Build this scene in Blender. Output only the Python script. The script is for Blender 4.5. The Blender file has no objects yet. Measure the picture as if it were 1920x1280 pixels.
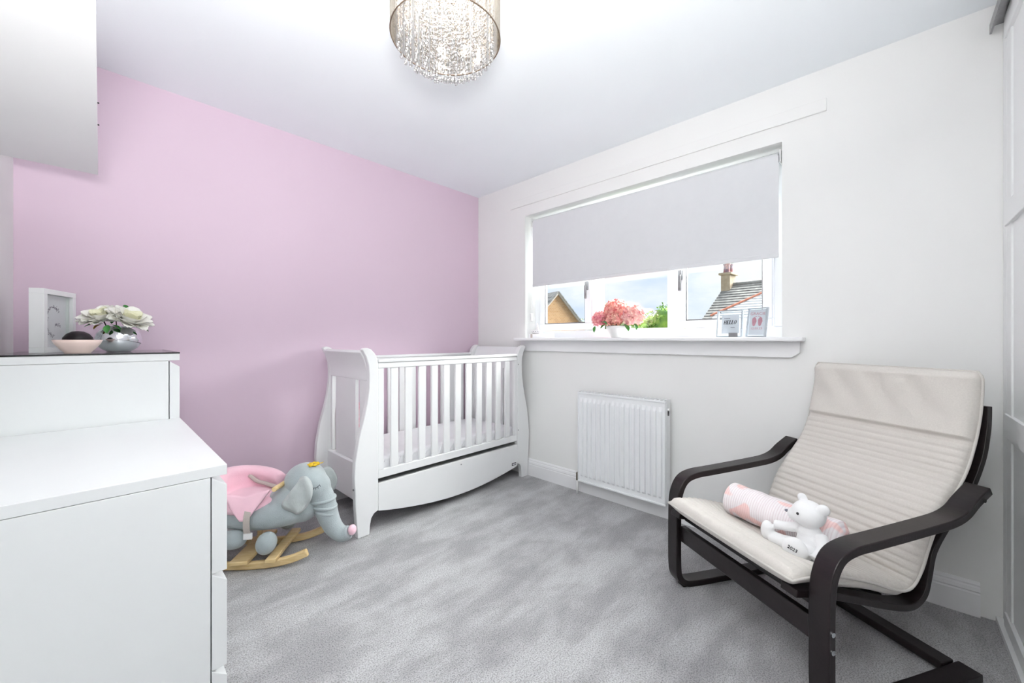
import bpy, bmesh, math, random
from mathutils import Vector, Matrix, Euler
random.seed(7)
PI = math.pi
scn = bpy.context.scene
COL = scn.collection

# ------------------------------------------------------------------ camera
H = 1.0967
FPX = 738.785
cam_d = bpy.data.cameras.new('camera'); cam = bpy.data.objects.new('camera', cam_d); COL.objects.link(cam)
cam_d.sensor_fit = 'HORIZONTAL'; cam_d.sensor_width = 36.0; cam_d.lens = 36.0 * FPX / 1920.0
cam_d.shift_y = -4.0 / 1920.0
cam_d.clip_start = 0.02; cam_d.clip_end = 300
cam.location = (0, 0, H)
cam.rotation_euler = (PI / 2, 0, math.atan2(0.69139, 0.72248) - PI / 2)
scn.camera = cam

# ------------------------------------------------------------------ world, sun, exposure
def lin(c):
    return tuple((x / 12.92 if x <= 0.04045 else ((x + 0.055) / 1.055) ** 2.4) for x in c)
def rgb(r, g, b):
    return lin((r / 255, g / 255, b / 255))

w = bpy.data.worlds.new('sky'); scn.world = w; w.use_nodes = True
nt = w.node_tree; nt.nodes.clear()
wo = nt.nodes.new('ShaderNodeOutputWorld'); bg = nt.nodes.new('ShaderNodeBackground')
tc = nt.nodes.new('ShaderNodeTexCoord'); mp = nt.nodes.new('ShaderNodeMapping')
mp.inputs['Scale'].default_value = (2.2, 2.2, 5.5)
no = nt.nodes.new('ShaderNodeTexNoise'); no.inputs['Scale'].default_value = 1.7; no.inputs['Detail'].default_value = 6
no.inputs['Roughness'].default_value = 0.55
rp = nt.nodes.new('ShaderNodeValToRGB')
rp.color_ramp.elements[0].position = 0.36; rp.color_ramp.elements[0].color = (*rgb(204, 222, 249), 1)
rp.color_ramp.elements[1].position = 0.62; rp.color_ramp.elements[1].color = (*rgb(247, 250, 255), 1)
nt.links.new(tc.outputs['Generated'], mp.inputs['Vector']); nt.links.new(mp.outputs['Vector'], no.inputs['Vector'])
nt.links.new(no.outputs['Fac'], rp.inputs['Fac']); nt.links.new(rp.outputs['Color'], bg.inputs['Color'])
bg.inputs['Strength'].default_value = 1.08
nt.links.new(bg.outputs['Background'], wo.inputs['Surface'])

sun_d = bpy.data.lights.new('sun', 'SUN'); sun = bpy.data.objects.new('sun', sun_d); COL.objects.link(sun)
sun_d.energy = 33; sun_d.angle = math.radians(60); sun_d.color = (1.0, 0.99, 0.97)
sun.rotation_euler = Vector((-0.75,0.25,-0.62)).to_track_quat('-Z', 'Y').to_euler()
sun.location = (6, -1, 5)

FILL_POWER = 49
# added fill light behind the camera, bounced off the ceiling to brighten the room
fl_d = bpy.data.lights.new('bounce_fill', 'AREA'); fl = bpy.data.objects.new('bounce_fill', fl_d); COL.objects.link(fl)
fl_d.shape = 'DISK'; fl_d.size = 0.30; fl_d.energy = FILL_POWER; fl_d.color = (1.0, 0.993, 0.972); fl_d.spread = math.radians(150)
fl.location = (-0.08, -0.10, 1.24)
fl.rotation_euler = Vector((-0.02, 0.34, 1.0)).to_track_quat('-Z', 'Y').to_euler()

scn.view_settings.view_transform = 'Standard'
scn.view_settings.look = 'None'
scn.view_settings.gamma = 1.0
scn.view_settings.use_curve_mapping = False
scn.view_settings.exposure = 0.07
LAMP_POWER = 15
try:
    scn.cycles.max_bounces = 8; scn.cycles.diffuse_bounces = 6; scn.cycles.glossy_bounces = 4
    scn.cycles.transparent_max_bounces = 16; scn.cycles.transmission_bounces = 6
    scn.cycles.use_adaptive_sampling = True; scn.cycles.adaptive_threshold = 0.03
    scn.cycles.use_denoising = True
    scn.cycles.sample_clamp_indirect = 6.0
    scn.cycles.caustics_reflective = False; scn.cycles.caustics_refractive = False
except Exception:
    pass

# ------------------------------------------------------------------ materials
def _base(name):
    m = bpy.data.materials.new(name); m.use_nodes = True
    n = m.node_tree; b = n.nodes['Principled BSDF']
    return m, n, b
def _coord(n, scale=(1, 1, 1), obj=True):
    t = n.nodes.new('ShaderNodeTexCoord'); mp = n.nodes.new('ShaderNodeMapping')
    mp.inputs['Scale'].default_value = scale
    n.links.new(t.outputs['Object'], mp.inputs['Vector'])
    return mp.outputs['Vector']
def mat(name, c, rough=0.5, var=0.03, vscale=3.0, bump=0.0, bscale=60.0, stretch=(1, 1, 1), metal=0.0, spec=0.5, sheen=0.0, c2=None, coat=0.0):
    m, n, b = _base(name)
    vec = _coord(n, stretch)
    tex = n.nodes.new('ShaderNodeTexNoise'); tex.inputs['Scale'].default_value = vscale; tex.inputs['Detail'].default_value = 2
    n.links.new(vec, tex.inputs['Vector'])
    r = n.nodes.new('ShaderNodeValToRGB')
    r.color_ramp.elements[0].position = 0.3; r.color_ramp.elements[1].position = 0.7
    if c2 is None:
        lo = tuple(max(0, x * (1 - var)) for x in c); hi = tuple(min(1, x * (1 + var)) for x in c)
    else:
        lo, hi = c, c2
    r.color_ramp.elements[0].color = (*lo, 1); r.color_ramp.elements[1].color = (*hi, 1)
    n.links.new(tex.outputs['Fac'], r.inputs['Fac']); n.links.new(r.outputs['Color'], b.inputs['Base Color'])
    b.inputs['Roughness'].default_value = rough; b.inputs['Metallic'].default_value = metal
    b.inputs['Specular IOR Level'].default_value = spec
    if sheen:
        b.inputs['Sheen Weight'].default_value = sheen; b.inputs['Sheen Roughness'].default_value = 0.6
    if coat:
        b.inputs['Coat Weight'].default_value = coat; b.inputs['Coat Roughness'].default_value = 0.15
    if bump:
        t2 = n.nodes.new('ShaderNodeTexNoise'); t2.inputs['Scale'].default_value = bscale; t2.inputs['Detail'].default_value = 1
        n.links.new(vec, t2.inputs['Vector'])
        bp = n.nodes.new('ShaderNodeBump'); bp.inputs['Strength'].default_value = bump; bp.inputs['Distance'].default_value = 0.004
        n.links.new(t2.outputs['Fac'], bp.inputs['Height']); n.links.new(bp.outputs['Normal'], b.inputs['Normal'])
    return m
def thin_glass(name, tint=(0.97, 0.99, 0.98), gloss=0.9):
    m = bpy.data.materials.new(name); m.use_nodes = True; n = m.node_tree; n.nodes.clear()
    o = n.nodes.new('ShaderNodeOutputMaterial'); mx = n.nodes.new('ShaderNodeMixShader')
    tr = n.nodes.new('ShaderNodeBsdfTransparent'); gl = n.nodes.new('ShaderNodeBsdfGlossy'); fr = n.nodes.new('ShaderNodeLayerWeight'); fr.inputs['Blend'].default_value = 0.5
    vec = _coord(n); tx = n.nodes.new('ShaderNodeTexNoise'); tx.inputs['Scale'].default_value = 4
    mr = n.nodes.new('ShaderNodeMapRange'); mr.inputs['To Min'].default_value = 0.01; mr.inputs['To Max'].default_value = 0.03
    n.links.new(vec, tx.inputs['Vector']); n.links.new(tx.outputs['Fac'], mr.inputs['Value']); n.links.new(mr.outputs['Result'], gl.inputs['Roughness'])
    pw = n.nodes.new('ShaderNodeMath'); pw.operation = 'POWER'; pw.inputs[1].default_value = 4.5; n.links.new(fr.outputs['Facing'], pw.inputs[0])
    ad = n.nodes.new('ShaderNodeMath'); ad.operation = 'ADD'; ad.inputs[1].default_value = 0.035; n.links.new(pw.outputs['Value'], ad.inputs[0])
    mu = n.nodes.new('ShaderNodeMath'); mu.operation = 'MULTIPLY'; mu.inputs[1].default_value = gloss
    tr.inputs['Color'].default_value = (*tint, 1)
    n.links.new(ad.outputs['Value'], mu.inputs[0]); mu.use_clamp = True; n.links.new(mu.outputs['Value'], mx.inputs['Fac'])
    n.links.new(tr.outputs['BSDF'], mx.inputs[1]); n.links.new(gl.outputs['BSDF'], mx.inputs[2]); n.links.new(mx.outputs['Shader'], o.inputs['Surface'])
    return m
def crystal(name, base=(0.94, 0.92, 0.89), alpha=0.5, tran=0.26):
    m = bpy.data.materials.new(name); m.use_nodes = True; n = m.node_tree; n.nodes.clear()
    o = n.nodes.new('ShaderNodeOutputMaterial'); m1 = n.nodes.new('ShaderNodeMixShader'); m2 = n.nodes.new('ShaderNodeMixShader')
    tr = n.nodes.new('ShaderNodeBsdfTransparent'); gl = n.nodes.new('ShaderNodeBsdfGlossy'); tl = n.nodes.new('ShaderNodeBsdfTranslucent')
    gl.inputs['Roughness'].default_value = 0.08; tr.inputs['Color'].default_value = (*base, 1); tl.inputs['Color'].default_value = (*(x * tran for x in base), 1); gl.inputs['Color'].default_value = (*(x * 0.75 for x in base), 1)
    vec = _coord(n); tx = n.nodes.new('ShaderNodeTexNoise'); tx.inputs['Scale'].default_value = 90
    n.links.new(vec, tx.inputs['Vector'])
    mr = n.nodes.new('ShaderNodeMapRange'); mr.inputs['From Min'].default_value = 0.3; mr.inputs['From Max'].default_value = 0.7
    mr.inputs['To Min'].default_value = alpha - 0.2; mr.inputs['To Max'].default_value = alpha + 0.2
    n.links.new(tx.outputs['Fac'], mr.inputs['Value']); n.links.new(mr.outputs['Result'], m1.inputs['Fac'])
    n.links.new(gl.outputs['BSDF'], m2.inputs[1]); n.links.new(tl.outputs['BSDF'], m2.inputs[2]); m2.inputs['Fac'].default_value = 0.5
    n.links.new(m2.outputs['Shader'], m1.inputs[1]); n.links.new(tr.outputs['BSDF'], m1.inputs[2]); n.links.new(m1.outputs['Shader'], o.inputs['Surface'])
    return m
def emit(name, c, s):
    m = bpy.data.materials.new(name); m.use_nodes = True; n = m.node_tree; b = n.nodes['Principled BSDF']
    b.inputs['Base Color'].default_value = (*c, 1); b.inputs['Emission Color'].default_value = (*c, 1); b.inputs['Emission Strength'].default_value = s
    return m

M = {}
M['wall'] = mat('white_wall_paint', rgb(236, 236, 235), 0.75, 0.008, 2)
M['ceil'] = mat('ceiling_paint', rgb(240, 245, 249), 0.85, 0.008, 2)
M['pink'] = mat('pink_wall_paint', rgb(218, 196, 212), 0.7, 0.012, 1.5)
M['gloss'] = mat('white_gloss_trim', rgb(238, 238, 240), 0.32, 0.008, 3)
M['satin'] = mat('white_satin_lacquer', rgb(235, 236, 237), 0.42, 0.01, 3)
M['chest'] = mat('white_foil_board', rgb(227, 229, 230), 0.38, 0.01, 4)
M['upvc'] = mat('white_window_plastic', rgb(240, 242, 246), 0.3, 0.006, 3)
M['blind'] = mat('blind_fabric', rgb(218, 219, 222), 0.85, 0.01, 20, 0.1, 900)
M['rad'] = mat('radiator_enamel', rgb(236, 238, 240), 0.35, 0.006, 3)
M['dark'] = mat('dark_gap', rgb(40, 38, 38), 0.8, 0.1, 20)
M['wood'] = mat('black_brown_veneer', rgb(20, 15, 17), 0.30, 0.35, 14, 0.08, 80, (1, 12, 1), c2=rgb(31, 24, 26), spec=0.35)
M['chrome'] = mat('chrome', rgb(205, 208, 212), 0.16, 0.05, 10, metal=1.0)
M['steel'] = mat('brushed_steel', rgb(150, 150, 152), 0.4, 0.1, 40, metal=1.0)
M['brass'] = mat('aged_brass', rgb(130, 122, 110), 0.4, 0.1, 40, metal=0.8)
M['cushion'] = mat('grey_beige_cotton', rgb(211, 206, 200), 0.9, 0.035, 260, 0.25, 700, (1, 0.12, 1), sheen=0.2)
M['piping'] = mat('grey_piping', rgb(203, 199, 194), 0.9, 0.03, 200, 0.2, 700)
M['plush'] = mat('grey_plush', rgb(160, 170, 173), 0.92, 0.07, 14, 0.35, 260, sheen=0.35)
M['plush_ear'] = mat('pale_grey_plush', rgb(180, 187, 187), 0.92, 0.05, 16, 0.3, 260, sheen=0.35)
M['pplush'] = mat('pink_plush', rgb(245, 201, 215), 0.92, 0.03, 14, 0.25, 260, sheen=0.35)
M['webbing'] = mat('beige_webbing', rgb(186, 176, 170), 0.85, 0.06, 300, 0.3, 500)
M['plastic'] = mat('white_plastic', rgb(236, 236, 236), 0.3, 0.01, 10)
M['pine'] = mat('pale_pine', rgb(214, 184, 128), 0.5, 0.1, 9, 0.05, 60, (2, 14, 14), c2=rgb(228, 203, 156))
M['yellow'] = mat('mustard_felt', rgb(214, 178, 40), 0.95, 0.08, 40, 0.3, 300)
M['thread'] = mat('dark_thread', rgb(52, 50, 56), 0.8, 0.05, 60)
M['bear'] = mat('white_velour', rgb(240, 240, 241), 0.95, 0.015, 30, 0.25, 500, sheen=0.4)
M['black'] = mat('black_bead', rgb(18, 17, 20), 0.2, 0.1, 20)
M['rose'] = mat('cream_white_petal', rgb(253, 252, 246), 0.7, 0.02, 20, 0.1, 120)
M['rose_c'] = mat('pale_yellow_petal', rgb(244, 243, 216), 0.7, 0.02, 20, 0.1, 120)
M['leaf'] = mat('leaf_green', rgb(46, 112, 52), 0.55, 0.15, 30, c2=rgb(72, 140, 62))
M['leaf_o'] = mat('olive_leaf', rgb(150, 120, 46), 0.6, 0.12, 30)
M['stem'] = mat('brown_stem', rgb(74, 60, 62), 0.7, 0.1, 40)
M['mirror'] = mat('silvered_glass', rgb(226, 227, 232), 0.06, 0.02, 4, metal=1.0)
M['bowl'] = mat('blush_ceramic', rgb(250, 226, 217), 0.35, 0.02, 10)
M['stone'] = mat('dark_speckled_plastic', rgb(12, 9, 12), 0.42, 0.5, 160, c2=rgb(26, 19, 24), spec=0.3)
M['paper'] = mat('white_card', rgb(238, 238, 242), 0.8, 0.01, 10)
M['print'] = mat('grey_ink', rgb(120, 120, 132), 0.8, 0.2, 60)
M['ink'] = mat('black_ink', rgb(24, 26, 34), 0.7, 0.1, 60)
M['pinkink'] = mat('dusty_pink_ink', rgb(214, 150, 162), 0.8, 0.08, 80)
M['acrylic'] = thin_glass('clear_acrylic', (0.93, 0.95, 0.96), 1.0)
M['acr_edge'] = mat('acrylic_edge', rgb(205, 212, 220), 0.15, 0.05, 30)
M['glass'] = thin_glass('window_glass')
M['tglass'] = thin_glass('table_glass', (0.96, 0.975, 0.97), 0.8)
M['gedge'] = mat('dark_glass_edge', rgb(22, 26, 26), 0.15, 0.1, 10)
M['crystal'] = crystal('crystal_bead')
M['drop'] = crystal('crystal_drop', (0.98, 0.98, 0.98), 0.4, 0.5)
M['string'] = crystal('champagne_thread', (0.86, 0.80, 0.72), 0.3, 0.35)
M['wire'] = mat('brown_wire', rgb(128, 112, 98), 0.35, 0.1, 30, metal=0.7)
M['bulb'] = emit('lit_bulb', (1.0, 0.95, 0.87), 8.0)
M['matt'] = mat('white_sheet', rgb(240, 240, 243), 0.9, 0.01, 10, 0.25, 90)

def carpet():
    m, n, b = _base('grey_pile_carpet')
    vec = _coord(n)
    big = n.nodes.new('ShaderNodeTexNoise'); big.inputs['Scale'].default_value = 4.2; big.inputs['Detail'].default_value = 7; big.inputs['Roughness'].default_value = 0.62; big.inputs['Distortion'].default_value = 0.25
    vec2 = _coord(n, (0.75, 1.25, 1))
    n.links.new(vec2, big.inputs['Vector'])
    fib = n.nodes.new('ShaderNodeTexNoise'); fib.inputs['Scale'].default_value = 210; fib.inputs['Detail'].default_value = 3; fib.inputs['Roughness'].default_value = 0.7
    n.links.new(vec, fib.inputs['Vector'])
    r = n.nodes.new('ShaderNodeValToRGB'); r.color_ramp.interpolation = 'EASE'; r.color_ramp.elements[0].position = 0.38; r.color_ramp.elements[1].position = 0.62
    r.color_ramp.elements[0].color = (*rgb(172, 171, 174), 1); r.color_ramp.elements[1].color = (*rgb(214, 214, 216), 1)
    st = n.nodes.new('ShaderNodeTexNoise'); st.inputs['Scale'].default_value = 5.0; st.inputs['Detail'].default_value = 4; st.inputs['Roughness'].default_value = 0.5
    t3 = n.nodes.new('ShaderNodeTexCoord'); m3 = n.nodes.new('ShaderNodeMapping'); m3.inputs['Rotation'].default_value = (0, 0, -0.55); m3.inputs['Scale'].default_value = (0.35, 1.9, 1)
    n.links.new(t3.outputs['Object'], m3.inputs['Vector']); n.links.new(m3.outputs['Vector'], st.inputs['Vector'])
    av = n.nodes.new('ShaderNodeMix'); av.inputs[0].default_value = 0.34
    n.links.new(big.outputs['Fac'], av.inputs[2]); n.links.new(st.outputs['Fac'], av.inputs[3])
    n.links.new(av.outputs[0], r.inputs['Fac'])
    r2 = n.nodes.new('ShaderNodeValToRGB'); r2.color_ramp.elements[0].position = 0.34; r2.color_ramp.elements[1].position = 0.56
    r2.color_ramp.elements[0].color = (0.30, 0.30, 0.31, 1); r2.color_ramp.elements[1].color = (1, 1, 1, 1)
    n.links.new(fib.outputs['Fac'], r2.inputs['Fac'])
    mx = n.nodes.new('ShaderNodeMix'); mx.data_type = 'RGBA'; mx.blend_type = 'MULTIPLY'; mx.inputs[0].default_value = 1.0
    n.links.new(r.outputs['Color'], mx.inputs[6]); n.links.new(r2.outputs['Color'], mx.inputs[7])
    n.links.new(mx.outputs[2], b.inputs['Base Color'])
    b.inputs['Roughness'].default_value = 1.0; b.inputs['Specular IOR Level'].default_value = 0.1
    b.inputs['Sheen Weight'].default_value = 0.3; b.inputs['Sheen Roughness'].default_value = 0.7
    bp = n.nodes.new('ShaderNodeBump'); bp.inputs['Strength'].default_value = 0.9; bp.inputs['Distance'].default_value = 0.008
    n.links.new(fib.outputs['Fac'], bp.inputs['Height']); n.links.new(bp.outputs['Normal'], b.inputs['Normal'])
    return m
M['carpet'] = carpet()

def blanket_mat():
    m, n, b = _base('pink_heart_knit')
    vec = _coord(n)
    wv = n.nodes.new('ShaderNodeTexWave'); wv.wave_type = 'BANDS'; wv.bands_direction = 'X'; wv.inputs['Scale'].default_value = 36; wv.inputs['Distortion'].default_value = 0.0
    n.links.new(vec, wv.inputs['Vector'])
    vo = n.nodes.new('ShaderNodeTexNoise'); vo.inputs['Scale'].default_value = 11.0; vo.inputs['Detail'].default_value = 1.0; vo.inputs['Distortion'].default_value = 0.6
    n.links.new(vec, vo.inputs['Vector'])
    r = n.nodes.new('ShaderNodeValToRGB'); r.color_ramp.elements[0].position = 0.43; r.color_ramp.elements[1].position = 0.48
    r.color_ramp.elements[0].color = (*rgb(248, 214, 212), 1); r.color_ramp.elements[1].color = (*rgb(244, 238, 240), 1)
    n.links.new(vo.outputs['Fac'], r.inputs['Fac'])
    mx = n.nodes.new('ShaderNodeMix'); mx.data_type = 'RGBA'; mx.blend_type = 'MULTIPLY'; mx.inputs[0].default_value = 0.28
    r2 = n.nodes.new('ShaderNodeValToRGB'); r2.color_ramp.elements[0].color = (*rgb(205, 175, 182), 1); r2.color_ramp.elements[1].color = (1, 1, 1, 1); r2.color_ramp.elements[1].position = 0.5
    n.links.new(wv.outputs['Fac'], r2.inputs['Fac'])
    n.links.new(r.outputs['Color'], mx.inputs[6]); n.links.new(r2.outputs['Color'], mx.inputs[7]); n.links.new(mx.outputs[2], b.inputs['Base Color'])
    bp = n.nodes.new('ShaderNodeBump'); bp.inputs['Strength'].default_value = 0.4; bp.inputs['Distance'].default_value = 0.003
    n.links.new(wv.outputs['Fac'], bp.inputs['Height']); n.links.new(bp.outputs['Normal'], b.inputs['Normal'])
    b.inputs['Roughness'].default_value = 0.95
    return m
M['blanket'] = blanket_mat()
M['floral'] = mat('pink_floral_cotton', rgb(240, 140, 165), 0.9, 0.1, 30, 0.2, 200, c2=rgb(248, 222, 226))
M['pink_solid'] = mat('pink_cotton', rgb(240, 165, 180), 0.9, 0.08, 20, 0.2, 200)
def brick_mat():
    m, n, b = _base('buff_brick')
    vec = _coord(n)
    br = n.nodes.new('ShaderNodeTexBrick'); br.inputs['Scale'].default_value = 4.4
    br.inputs['Color1'].default_value = (*rgb(186, 146, 104), 1); br.inputs['Color2'].default_value = (*rgb(170, 128, 88), 1); br.inputs['Mortar'].default_value = (*rgb(184, 160, 132), 1)
    sp = n.nodes.new('ShaderNodeSeparateXYZ'); cb = n.nodes.new('ShaderNodeCombineXYZ')
    n.links.new(vec, sp.inputs[0]); n.links.new(sp.outputs['X'], cb.inputs['X']); n.links.new(sp.outputs['Z'], cb.inputs['Y'])
    n.links.new(cb.outputs[0], br.inputs['Vector']); n.links.new(br.outputs['Color'], b.inputs['Base Color'])
    b.inputs['Roughness'].default_value = 0.9
    return m
M['brick'] = brick_mat()
M['tile'] = mat('grey_roof_tile', rgb(112, 111, 110), 0.9, 0.2, 6, c2=rgb(146, 145, 141))
M['tile2'] = mat('pale_roof_tile', rgb(196, 198, 202), 0.85, 0.1, 6, c2=rgb(214, 216, 218))
M['terra'] = mat('terracotta', rgb(206, 130, 104), 0.8, 0.1, 6)
M['sandstone'] = mat('buff_sandstone', rgb(150, 134, 112), 0.9, 0.15, 6, c2=rgb(172, 156, 134))
M['pot'] = mat('chimney_pot', rgb(160, 92, 78), 0.8, 0.2, 9, c2=rgb(90, 86, 112))
M['grass'] = mat('grass', rgb(88, 100, 78), 1.0, 0.2, 1.0)
M['fol'] = mat('tree_leaf', rgb(72, 118, 44), 0.7, 0.3, 2.0, c2=rgb(150, 190, 70))
M['fol_d'] = mat('dark_tree_leaf', rgb(58, 84, 52), 0.7, 0.3, 2.0, c2=rgb(104, 130, 70))
M['bark'] = mat('bark', rgb(92, 76, 60), 0.95, 0.2, 8)
def hyd(name, a, b2): return mat(name, a, 0.75, 0.1, 45, c2=b2)
M['hyd1'] = hyd('coral_hydrangea', rgb(216, 108, 116), rgb(242, 196, 176))
M['hyd2'] = hyd('rose_hydrangea', rgb(208, 98, 124), rgb(240, 184, 178))
M['hyd3'] = hyd('pale_hydrangea', rgb(226, 146, 152), rgb(246, 210, 196))

# ------------------------------------------------------------------ mesh builder
def off_of(o):
    v = Vector((0, 0, 0))
    while o is not None:
        v += Vector(o.location); o = o.parent
    return v
class MB:
    def __init__(s): s.v = []; s.f = []
    def add(s, vs, fs):
        k = len(s.v); s.v += [tuple(p) for p in vs]; s.f += [tuple(i + k for i in f) for f in fs]; return s
    def box(s, x0, x1, y0, y1, z0, z1):
        return s.add([(x0, y0, z0), (x1, y0, z0), (x1, y1, z0), (x0, y1, z0), (x0, y0, z1), (x1, y0, z1), (x1, y1, z1), (x0, y1, z1)],
                     [(0, 3, 2, 1), (4, 5, 6, 7), (0, 1, 5, 4), (1, 2, 6, 5), (2, 3, 7, 6), (3, 0, 4, 7)])
    def prism(s, poly, a0, a1, axis='y'):
        # polygon of 2D points, extruded along an axis; (p,q) map: y:(x,z)  x:(y,z)  z:(x,y)
        n = len(poly)
        def pt(p, a):
            return (p[0], a, p[1]) if axis == 'y' else ((a, p[0], p[1]) if axis == 'x' else (p[0], p[1], a))
        vs = [pt(p, a0) for p in poly] + [pt(p, a1) for p in poly]
        fs = [tuple(range(n)), tuple(range(2 * n - 1, n - 1, -1))]
        for i in range(n):
            j = (i + 1) % n; fs.append((i, i + n, j + n, j))
        return s.add(vs, fs)
    def ribbon(s, path, th, a0, a1, axis='x'):
        # a bent board: path of 2D points is the centre line; axis x -> points are (y,z)
        L, R = [], []
        for i, p in enumerate(path):
            a = Vector(path[max(i - 1, 0)]); b = Vector(path[min(i + 1, len(path) - 1)]); t = (b - a).normalized(); nrm = Vector((-t.y, t.x)) * th / 2
            L.append(Vector(p) + nrm); R.append(Vector(p) - nrm)
        n = len(path)
        def pt(p, a): return (a, p[0], p[1]) if axis == 'x' else (p[0], a, p[1])
        vs = [pt(p, a0) for p in L] + [pt(p, a0) for p in R] + [pt(p, a1) for p in L] + [pt(p, a1) for p in R]
        fs = []
        for i in range(n - 1):
            fs += [(i, i + 1, n + i + 1, n + i), (2 * n + i, 3 * n + i, 3 * n + i + 1, 2 * n + i + 1), (i, 2 * n + i, 2 * n + i + 1, i + 1), (n + i, n + i + 1, 3 * n + i + 1, 3 * n + i)]
        fs += [(0, n, 3 * n, 2 * n), (n - 1, 3 * n - 1, 4 * n - 1, 2 * n - 1)]
        return s.add(vs, fs)
    def tube(s, path, r, seg=10, closed=False, caps=True):
        path = [Vector(p) for p in path]; n = len(path); rs = r if isinstance(r, (list, tuple)) else [r] * n
        vs = []; up = None
        for i, p in enumerate(path):
            a = path[(i - 1) % n] if closed else path[max(i - 1, 0)]; b = path[(i + 1) % n] if closed else path[min(i + 1, n - 1)]
            t = (b - a).normalized()
            if up is None: up = Vector((0, 0, 1)) if abs(t.z) < 0.9 else Vector((1, 0, 0))
            u = (up - t * up.dot(t)).normalized(); up = u; q = t.cross(u)
            for k in range(seg):
                an = 2 * PI * k / seg; vs.append(p + (u * math.cos(an) + q * math.sin(an)) * rs[i])
        fs = []
        for i in range(n if closed else n - 1):
            j = (i + 1) % n
            for k in range(seg):
                l = (k + 1) % seg; fs.append((i * seg + k, i * seg + l, j * seg + l, j * seg + k))
        if caps and not closed:
            fs.append(tuple(range(seg - 1, -1, -1))); fs.append(tuple((n - 1) * seg + k for k in range(seg)))
        return s.add(vs, fs)
    def lathe(s, prof, seg=28, c=(0, 0, 0)):
        vs = []; n = len(prof)
        for r, z in prof:
            for k in range(seg):
                a = 2 * PI * k / seg; vs.append((c[0] + r * math.cos(a), c[1] + r * math.sin(a), c[2] + z))
        fs = []
        for i in range(n - 1):
            for k in range(seg):
                l = (k + 1) % seg; fs.append((i * seg + k, i * seg + l, (i + 1) * seg + l, (i + 1) * seg + k))
        if prof[0][0] > 1e-5: fs.append(tuple(range(seg - 1, -1, -1)))
        if prof[-1][0] > 1e-5: fs.append(tuple((n - 1) * seg + k for k in range(seg)))
        return s.add(vs, fs)
    def ball(s, c, r, seg=16, rings=10, rot=None):
        rx, ry, rz = r if isinstance(r, (list, tuple)) else (r, r, r)
        Rm = Euler(rot).to_matrix() if rot else None
        vs = []
        for i in range(1, rings):
            th = PI * i / rings
            for k in range(seg):
                a = 2 * PI * k / seg; vs.append(Vector((rx * math.sin(th) * math.cos(a), ry * math.sin(th) * math.sin(a), rz * math.cos(th))))
        vs.append(Vector((0, 0, rz))); vs.append(Vector((0, 0, -rz)))
        if Rm: vs = [Rm @ p for p in vs]
        vs = [p + Vector(c) for p in vs]
        fs = []; t = len(vs) - 2; b = t + 1
        for i in range(rings - 2):
            for k in range(seg):
                l = (k + 1) % seg; fs.append((i * seg + k, (i + 1) * seg + k, (i + 1) * seg + l, i * seg + l))
        for k in range(seg):
            l = (k + 1) % seg; fs.append((t, k, l)); fs.append((b, (rings - 2) * seg + l, (rings - 2) * seg + k))
        return s.add(vs, fs)
    def grid(s, fn, nu, nv, closed_u=False):
        vs = [fn(i / nu, j / nv) for j in range(nv + 1) for i in range(nu + 1)]
        fs = [(j * (nu + 1) + i, j * (nu + 1) + i + 1, (j + 1) * (nu + 1) + i + 1, (j + 1) * (nu + 1) + i) for j in range(nv) for i in range(nu)]
        return s.add(vs, fs)
    def build(s, name, m, parent=None, smooth=False, bevel=0.0, seg=2, local=False, org=None, sub=0, remesh=0.0, rsmooth=0, weld=False, fixn=True):
        o_ = Vector((0, 0, 0))
        if org is not None: o_ = Vector(org)
        elif parent is not None and not local: o_ = off_of(parent)
        me = bpy.data.meshes.new(name); me.from_pydata([tuple(Vector(p) - o_) for p in s.v], [], s.f)
        if weld or fixn:
            bm = bmesh.new(); bm.from_mesh(me)
            if weld: bmesh.ops.remove_doubles(bm, verts=bm.verts, dist=1e-5)
            if fixn: bmesh.ops.recalc_face_normals(bm, faces=bm.faces)
            bm.to_mesh(me); bm.free()
        me.update()
        ms = m if isinstance(m, (list, tuple)) else [m]
        for x in ms: me.materials.append(x if not isinstance(x, str) else M[x])
        o = bpy.data.objects.new(name, me); COL.objects.link(o); o.parent = parent
        if smooth or remesh:
            for p in me.polygons: p.use_smooth = True
        if bevel:
            b = o.modifiers.new('bevel', 'BEVEL'); b.width = bevel; b.segments = seg; b.limit_method = 'ANGLE'; b.angle_limit = math.radians(40); b.harden_normals = False
            for p in me.polygons: p.use_smooth = True
            me.set_sharp_from_angle(angle=math.radians(40))
        if remesh:
            r = o.modifiers.new('remesh', 'REMESH'); r.mode = 'VOXEL'; r.voxel_size = remesh; r.use_smooth_shade = True
            if rsmooth:
                q = o.modifiers.new('smooth', 'SMOOTH'); q.factor = 0.5; q.iterations = rsmooth
        if sub:
            q = o.modifiers.new('sub', 'SUBSURF'); q.levels = sub; q.render_levels = sub
        return o
def tag(o, label, cat, group=None):
    o['label'] = label; o['category'] = cat
    if group: o['group'] = group
    return o
def thing(name, label, cat, loc=(0, 0, 0), rz=0.0, group=None):
    o = bpy.data.objects.new(name, None); COL.objects.link(o); o.location = loc; o.rotation_euler = (0, 0, rz)
    o.empty_display_size = 0.05
    return tag(o, label, cat, group)
def struct(o): o['kind'] = 'structure'; return o
def stuff(o): o['kind'] = 'stuff'; return o
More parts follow.
